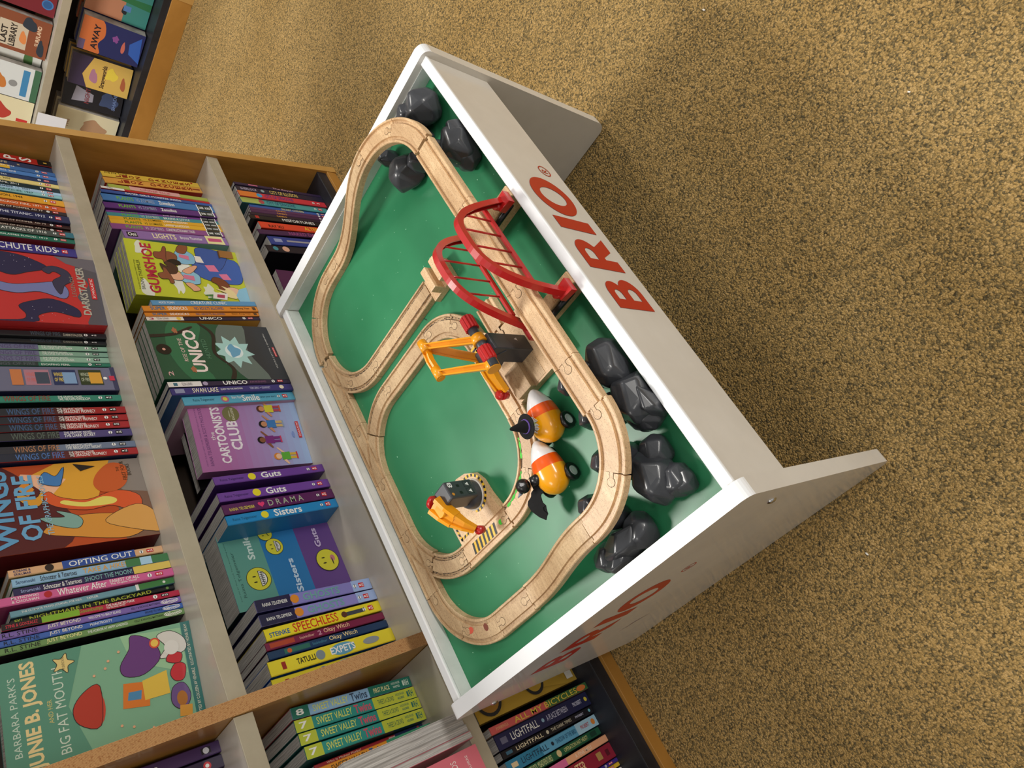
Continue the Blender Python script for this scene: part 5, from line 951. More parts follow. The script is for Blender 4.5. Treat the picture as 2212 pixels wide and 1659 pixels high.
# ---------------- face-out books: origin at the lower left front corner, cover in the x-z plane
def cover_book(bl,yaw,lean,w,h,d,bg,items,label,group=None,side=None,name='paperback_book',base_m=None):
    o=empty(name,bl,(-lean,0,yaw),label,'book',group)
    if base_m is not None: o.matrix_world=base_m
    mb=MB(); b=dm(bg); g=.0008; sd=dm(side or bg)
    mb.box(0,w,0,g,0,h,b); mb.box(0,g,g,d,0,h,sd); mb.box(0,w,d-g,d,0,h,sd)
    bmesh.ops.recalc_face_normals(mb.bm,faces=mb.bm.faces)
    lv=[0]
    def yy(): lv[0]+=1; return -.00015-.00004*lv[0]
    for it in items:
        k=it[0]; y=yy()
        if k=='r': _,u0,u1,v0,v1,c=it; mb.poly([(u0*w,y,v0*h),(u1*w,y,v0*h),(u1*w,y,v1*h),(u0*w,y,v1*h)],dm(c))
        elif k=='o':
            P=smooth(it[1]); cx=sum(p[0] for p in P)/len(P); cy=sum(p[1] for p in P)/len(P)
            ew=.010
            Q=[]
            for j,p in enumerate(P):
                e0=Vector(P[j-1]);e1=Vector(P[(j+1)%len(P)]);ed=(e1-e0); nn=Vector((ed.y,-ed.x)); nn=nn.normalized() if nn.length>1e-6 else Vector((0,0)); Q.append((p[0]+nn.x*ew*OS,p[1]+nn.y*ew*OS*.65))
            ar=sum(P[j-1][0]*P[j][1]-P[j][0]*P[j-1][1] for j in range(len(P)))
            if ar<0: Q=[(2*p[0]-q[0],2*p[1]-q[1]) for p,q in zip(P,Q)]
            Q=[(min(max(p[0],0),1),min(max(p[1],0),1)) for p in Q]
            mb.add_mesh(shape_mesh([([(p[0]*w,p[1]*h) for p in Q],[])]),frame((0,y,0),(1,0,0),(0,0,1)),dm('#1c1416'))
            y=yy(); mb.add_mesh(shape_mesh([([(p[0]*w,p[1]*h) for p in P],[])]),frame((0,y,0),(1,0,0),(0,0,1)),dm(it[2]))
        elif k in 'pP':
            pts=smooth(it[1]) if k=='p' and len(it[1])>5 else it[1]; me=shape_mesh([([(p[0]*w,p[1]*h) for p in pts],[])]); mb.add_mesh(me,frame((0,y,0),(1,0,0),(0,0,1)),dm(it[2]))
        elif k=='e':
            _,u,v,ru,rv,c=it; mb.poly([(u*w+ru*w*math.cos(2*PI*j/24),y,v*h+rv*w*math.sin(2*PI*j/24)) for j in range(24)],dm(c))
        elif k=='t':
            _,s,u0,u1,vc,vh,c=it; put_text(mb,s,frame(((u0+u1)/2*w,y,vc*h),(1,0,0),(0,0,1)),(u1-u0)*w,vh*h,dm(c),.03 if vh>.05 else .0)
        elif k=='sm':
            _,u,v,r,mood=it; yc=dm('#d8d23a')
            def E(cx,cy,rx,ry,c,a0=0,a1=360,n=28): 
                q=yy(); mb.poly([(u*w+cx*r*w+rx*r*w*math.cos(math.radians(a0+(a1-a0)*j/n)),q,v*h+cy*r*w+ry*r*w*math.sin(math.radians(a0+(a1-a0)*j/n))) for j in range(n if a1-a0==360 else n+1)],dm(c))
            E(0,0,1.05,1.05,'#3a3a20'); E(0,0,1,1,'#d8d23a')
            for s in (-1,1): E(s*.25,.35,.06,.16,'#1c1c14')
            if mood=='braces':
                E(0,-.05,.72,.68,'#1c1c14',180,360); E(0,-.1,.66,.56,'#e8e8e4',180,360)
                for j in range(7): 
                    q=yy(); a=-.5+j*.167; mb.poly([(u*w+(a-.03)*r*w,q,v*h-.5*r*w),(u*w+(a+.03)*r*w,q,v*h-.5*r*w),(u*w+(a+.03)*r*w,q,v*h-.14*r*w),(u*w+(a-.03)*r*w,q,v*h-.14*r*w)],dm('#4a4a44'))
                q=yy(); mb.poly([(u*w-.58*r*w,q,v*h-.33*r*w),(u*w+.58*r*w,q,v*h-.33*r*w),(u*w+.58*r*w,q,v*h-.27*r*w),(u*w-.58*r*w,q,v*h-.27*r*w)],dm('#4a4a44'))
            elif mood=='angry':
                E(0,-.55,.4,.3,'#1c1c14',0,180); E(0,-.6,.35,.24,'#d8d23a',0,180); E(.6,.0,.22,.22,'#dd8a3a')
            else:
                E(.1,-.5,.3,.22,'#c87a80'); E(-.2,-.42,.35,.05,'#1c1c14')
    mb.build('cover',o,fix=False)
    mb=MB(); mb.box(g,w-.0008,g,d-g,.0006,h-.0006,PAGES); mb.build('page_block',o)
    return o
def stack(n,bl,yaw,lean,w,h,d,bg,items,label,group,back_label):
    "front copy shows its cover; further copies stand right behind it"
    for i in range(n):
        off=Vector((math.sin(-yaw)*-1*0,0,0)); dy=(d+.0006)*i
        p=(bl[0]-math.sin(yaw)*dy,bl[1]+math.cos(yaw)*dy,bl[2])
        cover_book(p,yaw,lean,w,h,d,bg,items if i==0 else [],label if i==0 else back_label,group)
R_=math.radians; Wh='#eeeeea'
blob=lambda cx,cy,rx,ry,k=7,s=1: [(cx+rx*math.cos(2*PI*i/14)*(1+.25*math.sin(k*i+s)),cy+ry*math.sin(2*PI*i/14)*(1+.25*math.cos(k*i+s))) for i in range(14)]
def kid(u,v,s,hair,skin,top,pants,shoe):
    return [('r',u-.3*s*.1,u-.05*s*.1,v,v+.45*s*.1,pants),('r',u+.05*s*.1,u+.3*s*.1,v,v+.45*s*.1,pants),('r',u-.035*s,u+.035*s,v-.006,v+.008,shoe),
            ('p',[(u-.04*s,v+.045*s),(u+.04*s,v+.045*s),(u+.036*s,v+.1*s),(u-.036*s,v+.1*s)],top),('p',[(u-.04*s,v+.095*s),(u-.085*s,v+.07*s),(u-.08*s,v+.06*s),(u-.035*s,v+.075*s)],skin),
            ('p',[(u+.04*s,v+.095*s),(u+.085*s,v+.12*s),(u+.09*s,v+.11*s),(u+.035*s,v+.075*s)],skin),('e',u,v+.125*s,.034*s,.038*s,hair),('e',u,v+.118*s,.026*s,.028*s,skin)]
stack(4,(1.197,1.108,.3678),R_(-9),0,.153,.252,.0165,'#c3ca36',
 [('p',blob(.12,.9,.14,.06),'#e4e6da'),('p',blob(.85,.88,.12,.05,5),'#dfe2cf'),('p',blob(.30,.62,.22,.045,4,2),'#e6e8dc'),('p',blob(.5,.5,.14,.09,5,3),'#eceee4'),('p',blob(.15,.36,.13,.05,3,1),'#dfe2cf'),
  ('t','from the author of the SHEETS trilogy',.1,.62,.955,.014,'#3c4420'),('t','BRENNA THUMMLER',.1,.62,.925,.028,'#3c4420'),('t','GUMSHOE',.05,.95,.83,.095,'#b5243f'),
  ('o',[(.34,.10),(.36,.30),(.45,.43),(.60,.46),(.74,.42),(.80,.30),(.82,.04),(.58,.0),(.40,.02)],'#3f62b0'),('o',[(.60,.2),(.66,.30),(.70,.42),(.80,.40),(.98,.38),(.98,.2),(.9,.1)],'#3a5aa4'),
  ('P',[(.56,.22),(.68,.25),(.66,.34),(.55,.31)],'#e07aa0'),('P',[(.42,.12),(.53,.15),(.51,.23),(.41,.2)],'#e07aa0'),('P',[(.70,.34),(.82,.36),(.82,.43),(.70,.41)],'#e9e4dc'),
  ('o',[(.66,.44),(.64,.56),(.70,.60),(.86,.58),(.90,.50),(.84,.43),(.74,.42)],'#86bcdc'),('o',[(.84,.5),(.98,.46),(1.0,.50),(.98,.54),(.86,.57)],'#8a5236'),('o',[(.68,.60),(.66,.66),(.72,.70),(.80,.70),(.84,.64),(.80,.585),(.73,.58)],'#8a5236'),('o',[(.62,.56),(.60,.62),(.66,.67),(.70,.62),(.68,.57)],'#241a18'),
  ('o',[(.60,.67),(.70,.68),(.90,.66),(.92,.68),(.82,.71),(.80,.77),(.70,.77),(.68,.71),(.60,.70)],'#8a4a36'),('p',[(.72,.47),(.76,.56),(.82,.55),(.80,.47)],'#d87a9a'),
  ('o',[(.28,.44),(.27,.54),(.36,.60),(.47,.57),(.50,.48),(.44,.42),(.34,.42)],'#8fc4de'),('o',[(.46,.5),(.60,.42),(.62,.45),(.50,.56)],'#e6ab88'),('o',[(.28,.5),(.18,.44),(.14,.50),(.18,.52),(.27,.56)],'#e6ab88'),('o',[(.33,.58),(.32,.65),(.38,.69),(.46,.67),(.47,.60),(.40,.57)],'#eab392'),
  ('o',[(.44,.62),(.56,.60),(.64,.66),(.62,.70),(.54,.68),(.60,.74),(.48,.73),(.42,.69)],'#4e3226'),('o',[(.26,.66),(.34,.665),(.50,.70),(.52,.725),(.44,.73),(.40,.78),(.32,.76),(.32,.70),(.25,.69)],'#8c5238'),('p',[(.33,.47),(.36,.57),(.43,.56),(.42,.47)],'#d87a9a'),
  ('o',[(.16,.18),(.30,.16),(.40,.20),(.44,.28),(.36,.32),(.30,.27),(.18,.25)],'#7a4228'),('o',[(.10,.10),(.10,.18),(.18,.22),(.26,.18),(.26,.10),(.18,.07)],'#ecbfa0'),('p',[(.06,.12),(.10,.24),(.16,.28),(.14,.20),(.22,.30),(.20,.20),(.28,.24),(.2,.14)],'#eed9a0'),('p',[(.0,.0),(.0,.1),(.12,.12),(.24,.08),(.3,.0)],'#8fc4de'),
  ('p',[(.0,.30),(.02,.40),(.06,.34),(.08,.42),(.11,.30),(.06,.26)],'#3f7a3c'),('P',[(.02,.22),(.14,.20),(.15,.33),(.03,.35)],'#e8e2dc'),('P',[(.05,.24),(.11,.23),(.115,.30),(.055,.31)],'#b0405c'),('r',.85,.99,.04,.17,'#9a6a34'),('r',.83,.98,.17,.185,'#5a3a20')],
 'yellow green comic with a red title facing out on the middle shelf','books on the middle shelf facing out','copy hidden behind the yellow green comic on the middle shelf')
stack(5,(.9425,1.087,.3678),R_(1.2),0,.160,.262,.0165,'#24533c',
 [('p',[(0,.62),(.4,.7),(1,.58),(1,.82),(.5,.9),(0,.8)],'#2f6e4c'),('p',[(0,0),(1,0),(1,.22),(.6,.3),(0,.16)],'#30343a'),('p',[(0,.16),(.5,.26),(1,.22),(1,.42),(.55,.5),(0,.36)],'#64726c'),
  ('P',[(.5+.3*math.cos(i*PI/9)*(1 if i%2 else .62),.38+.17*math.sin(i*PI/9)*(1 if i%2 else .62)) for i in range(18)],'#a9d4d0'),('e',.5,.38,.12,.12,'#dfeeee'),('p',blob(.5,.38,.11,.05,5,2),'#6aa6c8'),
  ('p',[(.0,.5),(.2,.46),(.46,.56),(.8,.52),(1,.6),(1,.57),(.8,.49),(.46,.53),(.2,.43),(0,.46)],'#2a2320'),('p',[(.7,1),(.76,.8),(.9,.66),(.93,.67),(.8,.82),(.75,1)],'#2a2320'),
  ('e',.5,.93,.09,.09,'#1c1414'),('e',.5,.93,.02,.02,'#d8a090'),('t','2',.05,.13,.94,.035,'#e0b0b0'),('t','RISE OF THE',.3,.7,.79,.03,'#e8c8c0'),('t','UNICO',.12,.86,.70,.105,'#eedcd6'),('t','HUNTED',.36,.7,.605,.035,'#5c8a6c'),
  ('p',blob(.16,.76,.05,.02,4),'#a86a4a'),('p',blob(.84,.8,.05,.02,4,2),'#a86a4a'),('t','TEZUKA | SATTIN + GURIHIRU',.2,.86,.06,.016,'#d8d8d4'),('r',.42,.6,.018,.036,'#c8202c'),('t','SCHOLASTIC',.43,.59,.027,.01,Wh)],
 'dark green comic with a pale title facing out on the middle shelf','books on the middle shelf facing out','copy hidden behind the dark green comic on the middle shelf')
def grad(c0,c1,n=12):
    a=[int(c0[i:i+2],16) for i in (1,3,5)];b=[int(c1[i:i+2],16) for i in (1,3,5)]
    return ['#%02x%02x%02x'%tuple(int(a[j]+(b[j]-a[j])*k/(n-1)) for j in range(3)) for k in range(n)]
gc=grad('#9fb8e0','#b06aa4',16)
stack(1,(.748,1.129,.3678),R_(-9),0,.150,.229,.030,'#b477ac',
 [('r',0,1,i/16,(i+1)/16,gc[min(15,int(i*1.35))]) for i in range(16)]+
 [('t','FROM THE #1 NEW YORK TIMES BESTSELLING AUTHORS',.08,.92,.945,.012,'#5a2a6a'),('t','RAINA TELGEMEIER & SCOTT McCLOUD',.08,.92,.905,.028,'#5a2a6a'),('t','the',.44,.56,.845,.035,Wh),('t','CARTOONISTS',.1,.93,.775,.085,'#efe6ee'),('t','CLUB',.28,.72,.655,.10,'#efe6ee'),
  ('e',.82,.64,.115,.115,'#77754a'),('t','EXCLUSIVE',.73,.91,.625,.022,'#e8e4d0'),('t','edition',.77,.87,.655,.012,'#e8e4d0')]
 +kid(.14,.13,1.5,'#d8883a','#efc4a0','#5fae3a','#d8b03a','#c83a40')+kid(.40,.24,1.5,'#1c1614','#8a5638','#7a2f7c','#7a2f7c','#c83a60')+kid(.64,.18,1.55,'#1c1a20','#c48a64','#3f7ab8','#d0b070','#8fa0b4')+kid(.88,.17,1.5,'#5a3320','#d09068','#d8d03a','#b0485c','#c85a34')
 +[('e',.46,.11,.05,.02,'#7f94cc'),('r',.40,.66,.03,.062,'#c8202c'),('t','SCHOLASTIC',.42,.65,.046,.018,Wh)],
 'lilac and blue comic with four cartoon kids facing out on the middle shelf','books on the middle shelf facing out','x')
cover_book((.752,1.193,.3678),R_(-4),0,.14,.212,.02,'#17151a',[('e',.5,.5,.42,.44,'#2c2a2c'),('e',.5,.5,.36,.38,'#17151a')]+[('e',.5+.22*math.cos(i),.5+.22*math.sin(i),.07,.07,'#3a3836') for i in range(6)]+[('e',.5+.22*math.cos(i),.5+.22*math.sin(i),.05,.05,'#17151a') for i in range(6)],'black book with grey swirl emblem behind the lilac and blue comic','books on the middle shelf facing out')
o=cover_book((.478,1.165,.3678),R_(-.4),0,.152,.2286,.064,'#6c4a96',
 [('r',0,1,.66,1,'#5f9c90'),('r',0,1,.34,.66,'#2b78b4'),('r',0,1,0,.34,'#634388'),('t','from the #1 New York Times bestselling author',.12,.9,.955,.013,'#2c5650'),('t','Raina Telgemeier',.16,.76,.915,.032,'#2c5650'),
  ('t','Smile',.62,.96,.77,.06,'#cfe4de'),('sm',.36,.77,.145,'braces'),('sm',.74,.555,.11,'braces'),('sm',.93-.0,.60+.0,.09,'angry') ,('t','Sisters',.08,.54,.47,.055,'#c4dcf0'),
  ('t','Guts',.62,.9,.17,.055,'#cdbce0'),('sm',.42,.14,.15,'sick')],
 'shrink wrapped boxed comic set in teal, blue and purple bands on the middle shelf','books on the middle shelf facing out',side='#1f3a3c',name='boxed_book_set')
stack(2,(1.081,1.089,.7013),R_(-8),0,.162,.235,.018,'#c02c2e',
 [('p',[(0,.0),(1,0),(1,.1),(.8,.16),(.6,.08),(.4,.18),(.2,.1),(0,.14)],'#56535c'),('p',[(.8,.0),(1,.0),(1,.3),(.9,.22)],'#6a6670'),
  ('o',[(0,.95),(.02,.62),(.1,.56),(.22,.6),(.3,.5),(.34,.36),(.22,.2),(.1,.2),(.16,.36),(.1,.48),(0,.52)],'#221f48'),('o',[(1,.95),(.98,.6),(.9,.44),(.8,.36),(.72,.5),(.66,.62),(.74,.75),(.86,.9)],'#221f48'),
  ('o',[(.36,.28),(.48,.24),(.6,.3),(.56,.46),(.52,.62),(.56,.76),(.5,.8),(.44,.74),(.4,.6),(.44,.44)],'#747bb0'),('o',[(.42,.3),(.56,.26),(.64,.2),(.78,.22),(.84,.32),(.78,.4),(.72,.36),(.76,.32),(.7,.27),(.6,.34)],'#34324e'),
  ('t','WINGS OF FIRE',.08,.94,.93,.1,'#5a1c28'),('t','THE GRAPHIC NOVEL',.2,.8,.84,.03,'#3a2226'),('t','LEGENDS',.4,.7,.2,.03,'#8a877c'),('t','DARKSTALKER',.14,.86,.13,.06,'#b0aca0'),('r',.38,.7,.035,.075,'#c8202c'),('t','SCHOLASTIC',.4,.69,.055,.02,Wh)]
 +[('e',.12+.1*math.cos(i*2.3),.4+.13*math.sin(i*1.7),.003,.003,'#d8d4ee') for i in range(14)]+[('e',.86+.08*math.cos(i*2.3),.6+.13*math.sin(i*1.7),.003,.003,'#d8d4ee') for i in range(14)],
 'red comic with dark blue wings facing out on the top shelf','books on the top shelf facing out','copy hidden behind the red comic with dark wings on the top shelf')
cover_book((.632,1.126,.7013),R_(1.0),0,.160,.235,.062,'#b8481c',
 [('r',0,1,0,.22,'#7a5a48'),('p',[(.55,.0),(1,.0),(1,.2),(.8,.25),(.6,.16)],'#8a8078'),('p',[(.5,.34),(1,.2),(1,.55),(.8,.8),(.5,.6)],'#e0a234'),('p',[(.62,.6),(.8,.5),(.86,.6),(.9,.76),(.7,.84)],'#eeb898'),('p',[(0,.6),(.3,.5),(.6,.62),(1,.86),(1,1),(0,1)],'#54161c'),
  ('o',[(.02,.2),(.1,.5),(.2,.7),(.34,.5),(.3,.2),(.16,.05)],'#d8923a'),('o',[(.3,.1),(.5,.06),(.6,.2),(.52,.4),(.58,.56),(.66,.62),(.6,.66),(.48,.6),(.4,.42),(.42,.25)],'#d8582a'),('p',[(.44,.25),(.5,.22),(.54,.3),(.49,.42),(.54,.54),(.5,.56),(.44,.43)],'#e6d668'),
  ('o',[(.04,.02),(.2,.3),(.3,.28),(.4,.1),(.3,.0),(.1,.0)],'#d9a052'),('o',[(.2,.5),(.26,.62),(.36,.7),(.34,.56),(.42,.6),(.36,.5),(.28,.46)],'#7fa8a0'),('o',[(.5,.7),(.56,.78),(.66,.8),(.6,.7),(.68,.66),(.58,.66)],'#d8982e'),('p',[(.6,.3),(.7,.34),(.84,.3),(.96,.2),(.9,.1),(.7,.12),(.6,.2)],'#c85a28'),('o',[(.72,.56),(.78,.66),(.9,.62),(.84,.56),(.95,.5),(.78,.53)],'#3f7ab8'),('p',[(.62,.74),(.72,.8),(.82,.74),(.7,.7)],'#d8882a'),('p',[(.88,.4),(.98,.44),(.93,.3)],'#1a1418'),
  ('t','WINGS',.05,.95,.9,.12,'#5f9cc8'),('t','OF FIRE',.12,.88,.76,.12,'#6aa6d0'),('t','THE GRAPHIC NOVELS',.16,.86,.655,.035,'#8fc0dc'),('t','THE',.84,.9,.16,.02,'#3a2a10'),('t','FIRST FOUR',.72,.97,.125,.028,'#3a2a10'),('t','BOOKS',.78,.93,.09,.028,'#3a2a10')],
 'fiery orange and red boxed comic set facing out on the top shelf','books on the top shelf facing out',side='#5a1018',name='boxed_book_set')
cover_book((.3175,1.150,.7013),R_(-13),0,.152,.25,.02,'#7fb394',
 [('r',0,1,0,.055,'#27706c'),('p',[(0,.6),(.5,.7),(1,.6),(1,1),(0,1)],'#58957f'),('p',[(.5,.06),(.95,.06),(1,.4),(.74,.36)],'#9cc9a0'),
  ('t',"BARBARA PARK'S",.2,.86,.945,.035,'#c8dccc'),('t','JUNIE B. JONES',.06,.97,.86,.09,'#efd79a'),('t','AND HER',.4,.6,.785,.022,'#d8c87a'),('t','BIG FAT MOUTH',.12,.86,.735,.05,'#d0e0d0'),
  ('o',[(.88+.09*math.cos(i*PI/5+.3)*(1 if i%2 else .5),.7+.055*math.sin(i*PI/5+.3)*(1 if i%2 else .5)) for i in range(10)],'#e8cf86'),('t','THE GRAPHIC NOVEL',.82,.94,.70,.014,'#3a3a2a'),
  ('o',[(.6,.3),(.72,.2),(.9,.24),(.98,.34),(.86,.36),(.72,.42),(.62,.4)],'#6a3a80'),('e',.42,.58,.17,.09,'#c8402c'),('o',[(.26,.56),(.6,.54),(.58,.62),(.46,.68),(.32,.66)],'#b83424'),
  ('p',[(.3,.3),(.52,.28),(.56,.42),(.34,.44)],'#dd7a2a'),('p',[(.36,.18),(.58,.18),(.54,.32),(.36,.32)],'#e4c04a'),('p',[(.38,.34),(.46,.33),(.47,.4),(.4,.41)],'#4a8ab8'),
  ('o',[(.7,.2),(.8,.16),(.92,.2),(.94,.12),(.84,.05),(.72,.06)],'#dcd9d2'),('o',[(.46,.09),(.58,.07),(.62,.12),(.54,.16),(.46,.14)],'#c8303a'),('o',[(.62,.1),(.7,.08),(.73,.14),(.66,.17)],'#c8303a'),('e',.86,.22,.05,.05,'#d8503a'),('e',.86,.22,.035,.035,'#f0c85a'),('o',[(.2,.1),(.3,.07),(.42,.1),(.4,.16),(.28,.18),(.2,.15)],'#6a4f8a'),('e',.5,.11,.01,.01,'#c8303a'),('e',.28,.12,.07,.05,'#b0702c'),('e',.78,.13,.07,.07,'#e4e2dc'),('p',[(.1,.08),(.2,.07),(.22,.14),(.12,.15)],'#d89a3a'),
  ('t','ADAPTED BY COLLEEN AF VENABLE   ILLUSTRATED BY HONIE BEAM',.04,.97,.03,.018,'#e8e4d0')]
 +[('e',a,b,.012,.012,'#e8b08a') for a,b in ((.7,.56),(.8,.48),(.86,.42),(.74,.5),(.16,.4),(.1,.3),(.2,.46))],
 'big pale green comic with a cream title facing out beside the woven divider edge','books on the top shelf facing out',side='#2c5c54')
# pink comic and reversed books in the left bay
cover_book((-.043,1.024,.3678),0,0,.153,.225,.014,'#d8707e',[('t','GUIDE FOR KIDS',.45,.94,.24,.05,'#f0dcd8'),('t','CLAUDIA AGUIRRE',.55,.94,.12,.022,'#f0dcd8'),('p',blob(.5,.55,.22,.1,5,2),'#4f9c94'),('p',blob(.44,.66,.1,.05,4,1),'#3f8a84'),('p',blob(.3,.85,.12,.05,4,1),'#e8b08a')],
 'pink comic with a teal shape facing out on the shelf beside the table corner','books on the middle shelf of the left bay',side='#c0606e')
for i in range(4):
    x=.1605-.0118*i; y=1.030-.003*i+.14
    book(x,y,.3675,.0112,.221,.14,0,['#a8625c','#c8c4c0','#b8b4ae','#e0dcd6'][i],['#c8c4c0','#b8b4b0','#a8a6a2','#c0606e'][i],[],['thin book shelved pages outwards next to the orange and green spine','second thin book shelved pages outwards on the left middle shelf','third thin book shelved pages outwards on the left middle shelf','thin book shelved pages outwards right against the pink comic'][i],'books on the middle shelf of the left bay',rev=True)
cover_book((-.02,1.062,.0588),R_(0),0,.155,.245,.022,'#b8963a',[('r',.35,.98,.12,.62,'#8a7a5c')]+[('r',.38+.07*(i%4)+.02*((i//4)%2),.44+.07*(i%4)+.02*((i//4)%2),.3+.035*(i//4),.327+.035*(i//4),'#8a2a24') for i in range(24)]+[('e',.8,.5,.16,.16,'#2a2a2a'),('e',.8,.5,.12,.12,'#b8963a'),('e',.9,.2,.14,.14,'#2a2a2a'),('e',.9,.2,.10,.10,'#8a7a5c')],
 'yellow comic with a brick wall picture facing out behind the salmon spine','books on the bottom shelf of the left bay') if False else None
cover_book((.136,1.052,.0588),R_(0),0,.15,.262,.022,'#b8963a',[('r',.3,1,.06,.5,'#a89878')]+[('r',.34+.075*(i%5)+.02*((i//5)%2),.40+.075*(i%5)+.02*((i//5)%2),.2+.034*(i//5),.226+.034*(i//5),'#8a2a24') for i in range(40)]+[('p',[(0,.1),(.2,.2),(.4,.9),(.34,.95),(.1,.4)],'#b8963a'),('e',.22,.86,.2,.2,'#2a2c30'),('e',.22,.86,.16,.16,'#a87a34'),('e',.2,.42,.17,.17,'#2a2c30'),('e',.2,.42,.13,.13,'#b8963a'),('e',.7,.3,.16,.16,'#22242a'),('e',.7,.3,.12,.12,'#a89878'),('r',.05,.16,.03,.1,'#e0ddd4')],
 'yellow comic with a brick wall picture facing out under the table corner','books on the bottom shelf of the left bay')
# bottom shelf right: purple comic facing out next to the table rim
cover_book((1.085,1.048,.0588),R_(-3),0,.165,.255,.02,'#4c1c4a',[('r',0,.2,.9,.97,'#d8d4cc'),('e',.3,.55,.17,.17,'#e0b02c'),('e',.3,.55,.145,.145,'#a81c24'),('e',.3,.55,.08,.08,'#e0c42c'),('p',[(.1,.3),(.4,.3),(.36,.42),(.12,.42)],'#e0b02c'),('p',[(.13,.31),(.37,.31),(.34,.4),(.14,.4)],'#7a1424'),('p',blob(.75,.6,.15,.1,5),'#6a2c66')],
 'purple comic with a red and gold badge facing out on the bottom shelf','books on the bottom shelf facing out')
# ---------------- books of the far bookcase, facing the aisle (-X)
def far_book(x,y,z,w,h,d,bg,items,label,tiltb=.12,turn=0,side=None):
    # lower left corner (as seen from the aisle) at (x,y,z): cover width runs towards -Y
    M4=Matrix.Translation((x,y,z+d*math.sin(tiltb)))@Matrix.Rotation(-PI/2+turn,4,'Z')@Matrix.Rotation(-tiltb,4,'X')
    return cover_book((0,0,0),0,0,w,h,d,bg,items,label,'books on the bookcase across the aisle',side,'hardback_book',M4)
far_book(3.060,1.400,.1005,.15,.215,.03,'#c88a6a',[('r',0,1,0,.4,'#3f8f88'),('p',blob(.3,.4,.1,.05),'#1c2430'),('r',.3,.45,.3,.42,'#5a8ac8'),('p',[(.5,.0),(.7,.0),(.66,.5),(.54,.5)],'#2c7a4c')],'sunset coloured hardback beside the end panel of the far bottom shelf')
far_book(3.125,1.475,.1005,.145,.215,.03,'#1f2a6c',[('r',0,1,.72,1,'#c86a3c'),('e',.5,.85,.2,.12,'#7a2c34')],'navy hardback half hidden behind its twin on the far bottom shelf')
for i in range(2):
    far_book(3.022+.047*i,1.545-.003*i,.1005,.138,.215,.045,'#1f2760',[('p',[(0,.66),(.3,.7),(.6,.62),(1,.7),(1,1),(0,1)],'#d0703a'),('r',0,.3,.9,1,'#6a5a80'),('t','AWAY',.1,.85,.76,.1,'#1c1420'),('p',blob(.6,.45,.1,.05,4),'#8a4a94'),('p',[(.1,.0),(.9,.05),(.6,.22),(.3,.2)],'#2f5fb8'),('p',blob(.4,.3,.18,.03,6),'#c86a5c')] if i==0 else [],'navy and orange hardback facing the aisle on the far bottom shelf' if i==0 else 'second copy directly behind the navy and orange hardback')
for i in range(3):
    far_book(3.030+.036*i,1.70-.0*i,.1005,.125,.215,.034,'#d8b25a',[('p',[(0,.7),(.4,.8),(1,.66),(1,1),(0,1)],'#3a2c4c'),('p',blob(.4,.62,.2,.08),'#b07a94'),('t','Strangeworlds',.1,.85,.45,.1,'#3a2418'),('p',blob(.6,.34,.2,.1,5),'#e8cf4a'),('p',blob(.4,.12,.2,.05),'#b0603c')] if i==0 else [],'gold and violet hardback tipped sideways on the far bottom shelf' if i==0 else ['','first cream paged copy behind the gold and violet hardback','rearmost cream paged copy behind the gold and violet hardback'][i],turn=R_(10),side='#c8c4bc')
far_book(3.04,1.80,.1005,.105,.215,.05,'#14151f',[('p',[(.2,.85),(.8,.8),(.6,.5),(.3,.5)],'#9a98a8'),('t','NIGHT',.2,.8,.6,.08,'#7a3038'),('p',blob(.5,.25,.3,.15,5),'#3a4a70'),('t','SHADE',.2,.85,.14,.06,'#6a80b0')],'black hardback with pale title standing askew on the far bottom shelf',turn=R_(14),side='#4a4440')
for i in range(2):
    far_book(3.03+.045*i,1.945-.01*i,.1005,.13,.225,.042,'#d8cfae',[('t','THE',.3,.6,.8,.04,'#8a3a2c'),('p',blob(.5,.4,.25,.2,5),'#b08a6a')] if i==0 else [],['cream hardback nearest the wooden upright on the far bottom shelf','cream hardback behind it on the far bottom shelf'][i],side='#a8a49c')
def FU(*a,**k): return far_book(*a,**k)
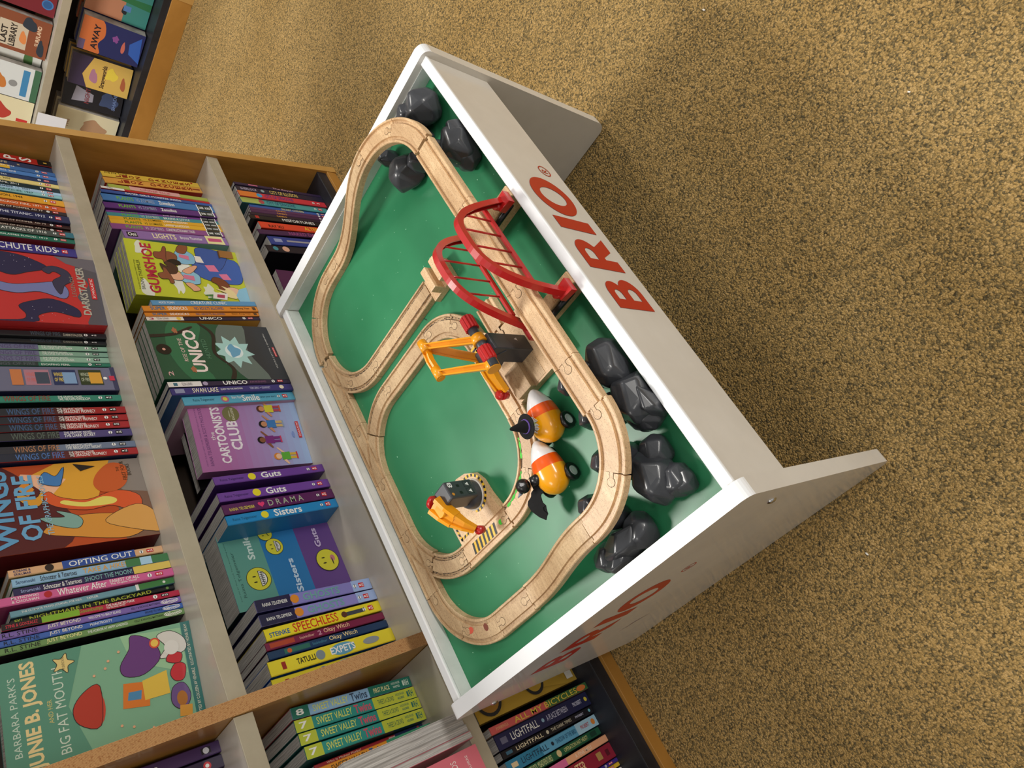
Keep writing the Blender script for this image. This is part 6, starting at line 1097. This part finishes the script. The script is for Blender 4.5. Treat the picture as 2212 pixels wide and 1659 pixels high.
FU(3.03,1.455,.4125,.14,.215,.03,'#7a1c28',[('e',.3,.12,.13,.13,'#3f7ab8'),('e',.3,.12,.10,.10,'#2a5a94'),('p',blob(.6,.4,.2,.1),'#c8a890')],'dark red hardback with a blue round badge on the far upper shelf')
FU(3.02,1.625,.4125,.15,.222,.03,'#8a4a2c',[('r',.1,.75,.3,.7,'#cdbfa8'),('t','LAST',.15,.6,.62,.09,'#2a2018'),('t','LIBRARY',.12,.72,.5,.09,'#2a2018'),('p',blob(.4,.36,.15,.06),'#e08a4a'),('p',blob(.8,.3,.15,.12),'#2c3440'),('t','SURFLAND',.3,.85,.16,.06,'#e8c8a8'),('p',blob(.25,.1,.2,.06),'#2c3440')],'rust brown hardback with a pale sign picture on the far upper shelf')
FU(3.060,1.72,.4125,.13,.215,.03,'#dfe2dc',[('p',blob(.5,.2,.3,.08),'#4f7a44')],'white hardback with green leaves half hidden on the far upper shelf')
FU(3.02,1.815,.4125,.14,.215,.03,'#d8dcdc',[('p',blob(.4,.6,.2,.14),'#c87a34'),('e',.42,.38,.1,.1,'#8f9090'),('r',.1,.9,.16,.26,'#3f86b8'),('r',0,1,0,.1,'#3f6a4c'),('p',blob(.15,.8,.1,.06),'#4f8a3c')],'white hardback with a blue car picture on the far upper shelf',side='#2c4a3c')
FU(3.02,1.958,.4125,.14,.22,.04,'#e0d6b0',[('p',blob(.5,.5,.25,.16,5),'#b83a2c'),('p',blob(.45,.66,.2,.1,4),'#1c1a1c'),('r',.3,.4,.05,.22,'#c8302c')],'cream hardback with red splashes on the far upper shelf')
mb=MB(); mb.poly([(0,0,0),(0,-.10,.0),(.004,-.10,.10),(.004,0,.10)],mat('#e4e6ee',.6)); mb.poly([(-.0005,-.02,.04),(-.0005,-.05,.04),(.001,-.05,.05),(.001,-.02,.05)],mat('#6a6a70',.6))
o=mb.build('shelf_card',None,(2.974,1.925,.31)); tag(o,'small white card hanging from the far upper shelf edge','card'); sol=o.modifiers.new('thickness','SOLIDIFY'); sol.thickness=.0006
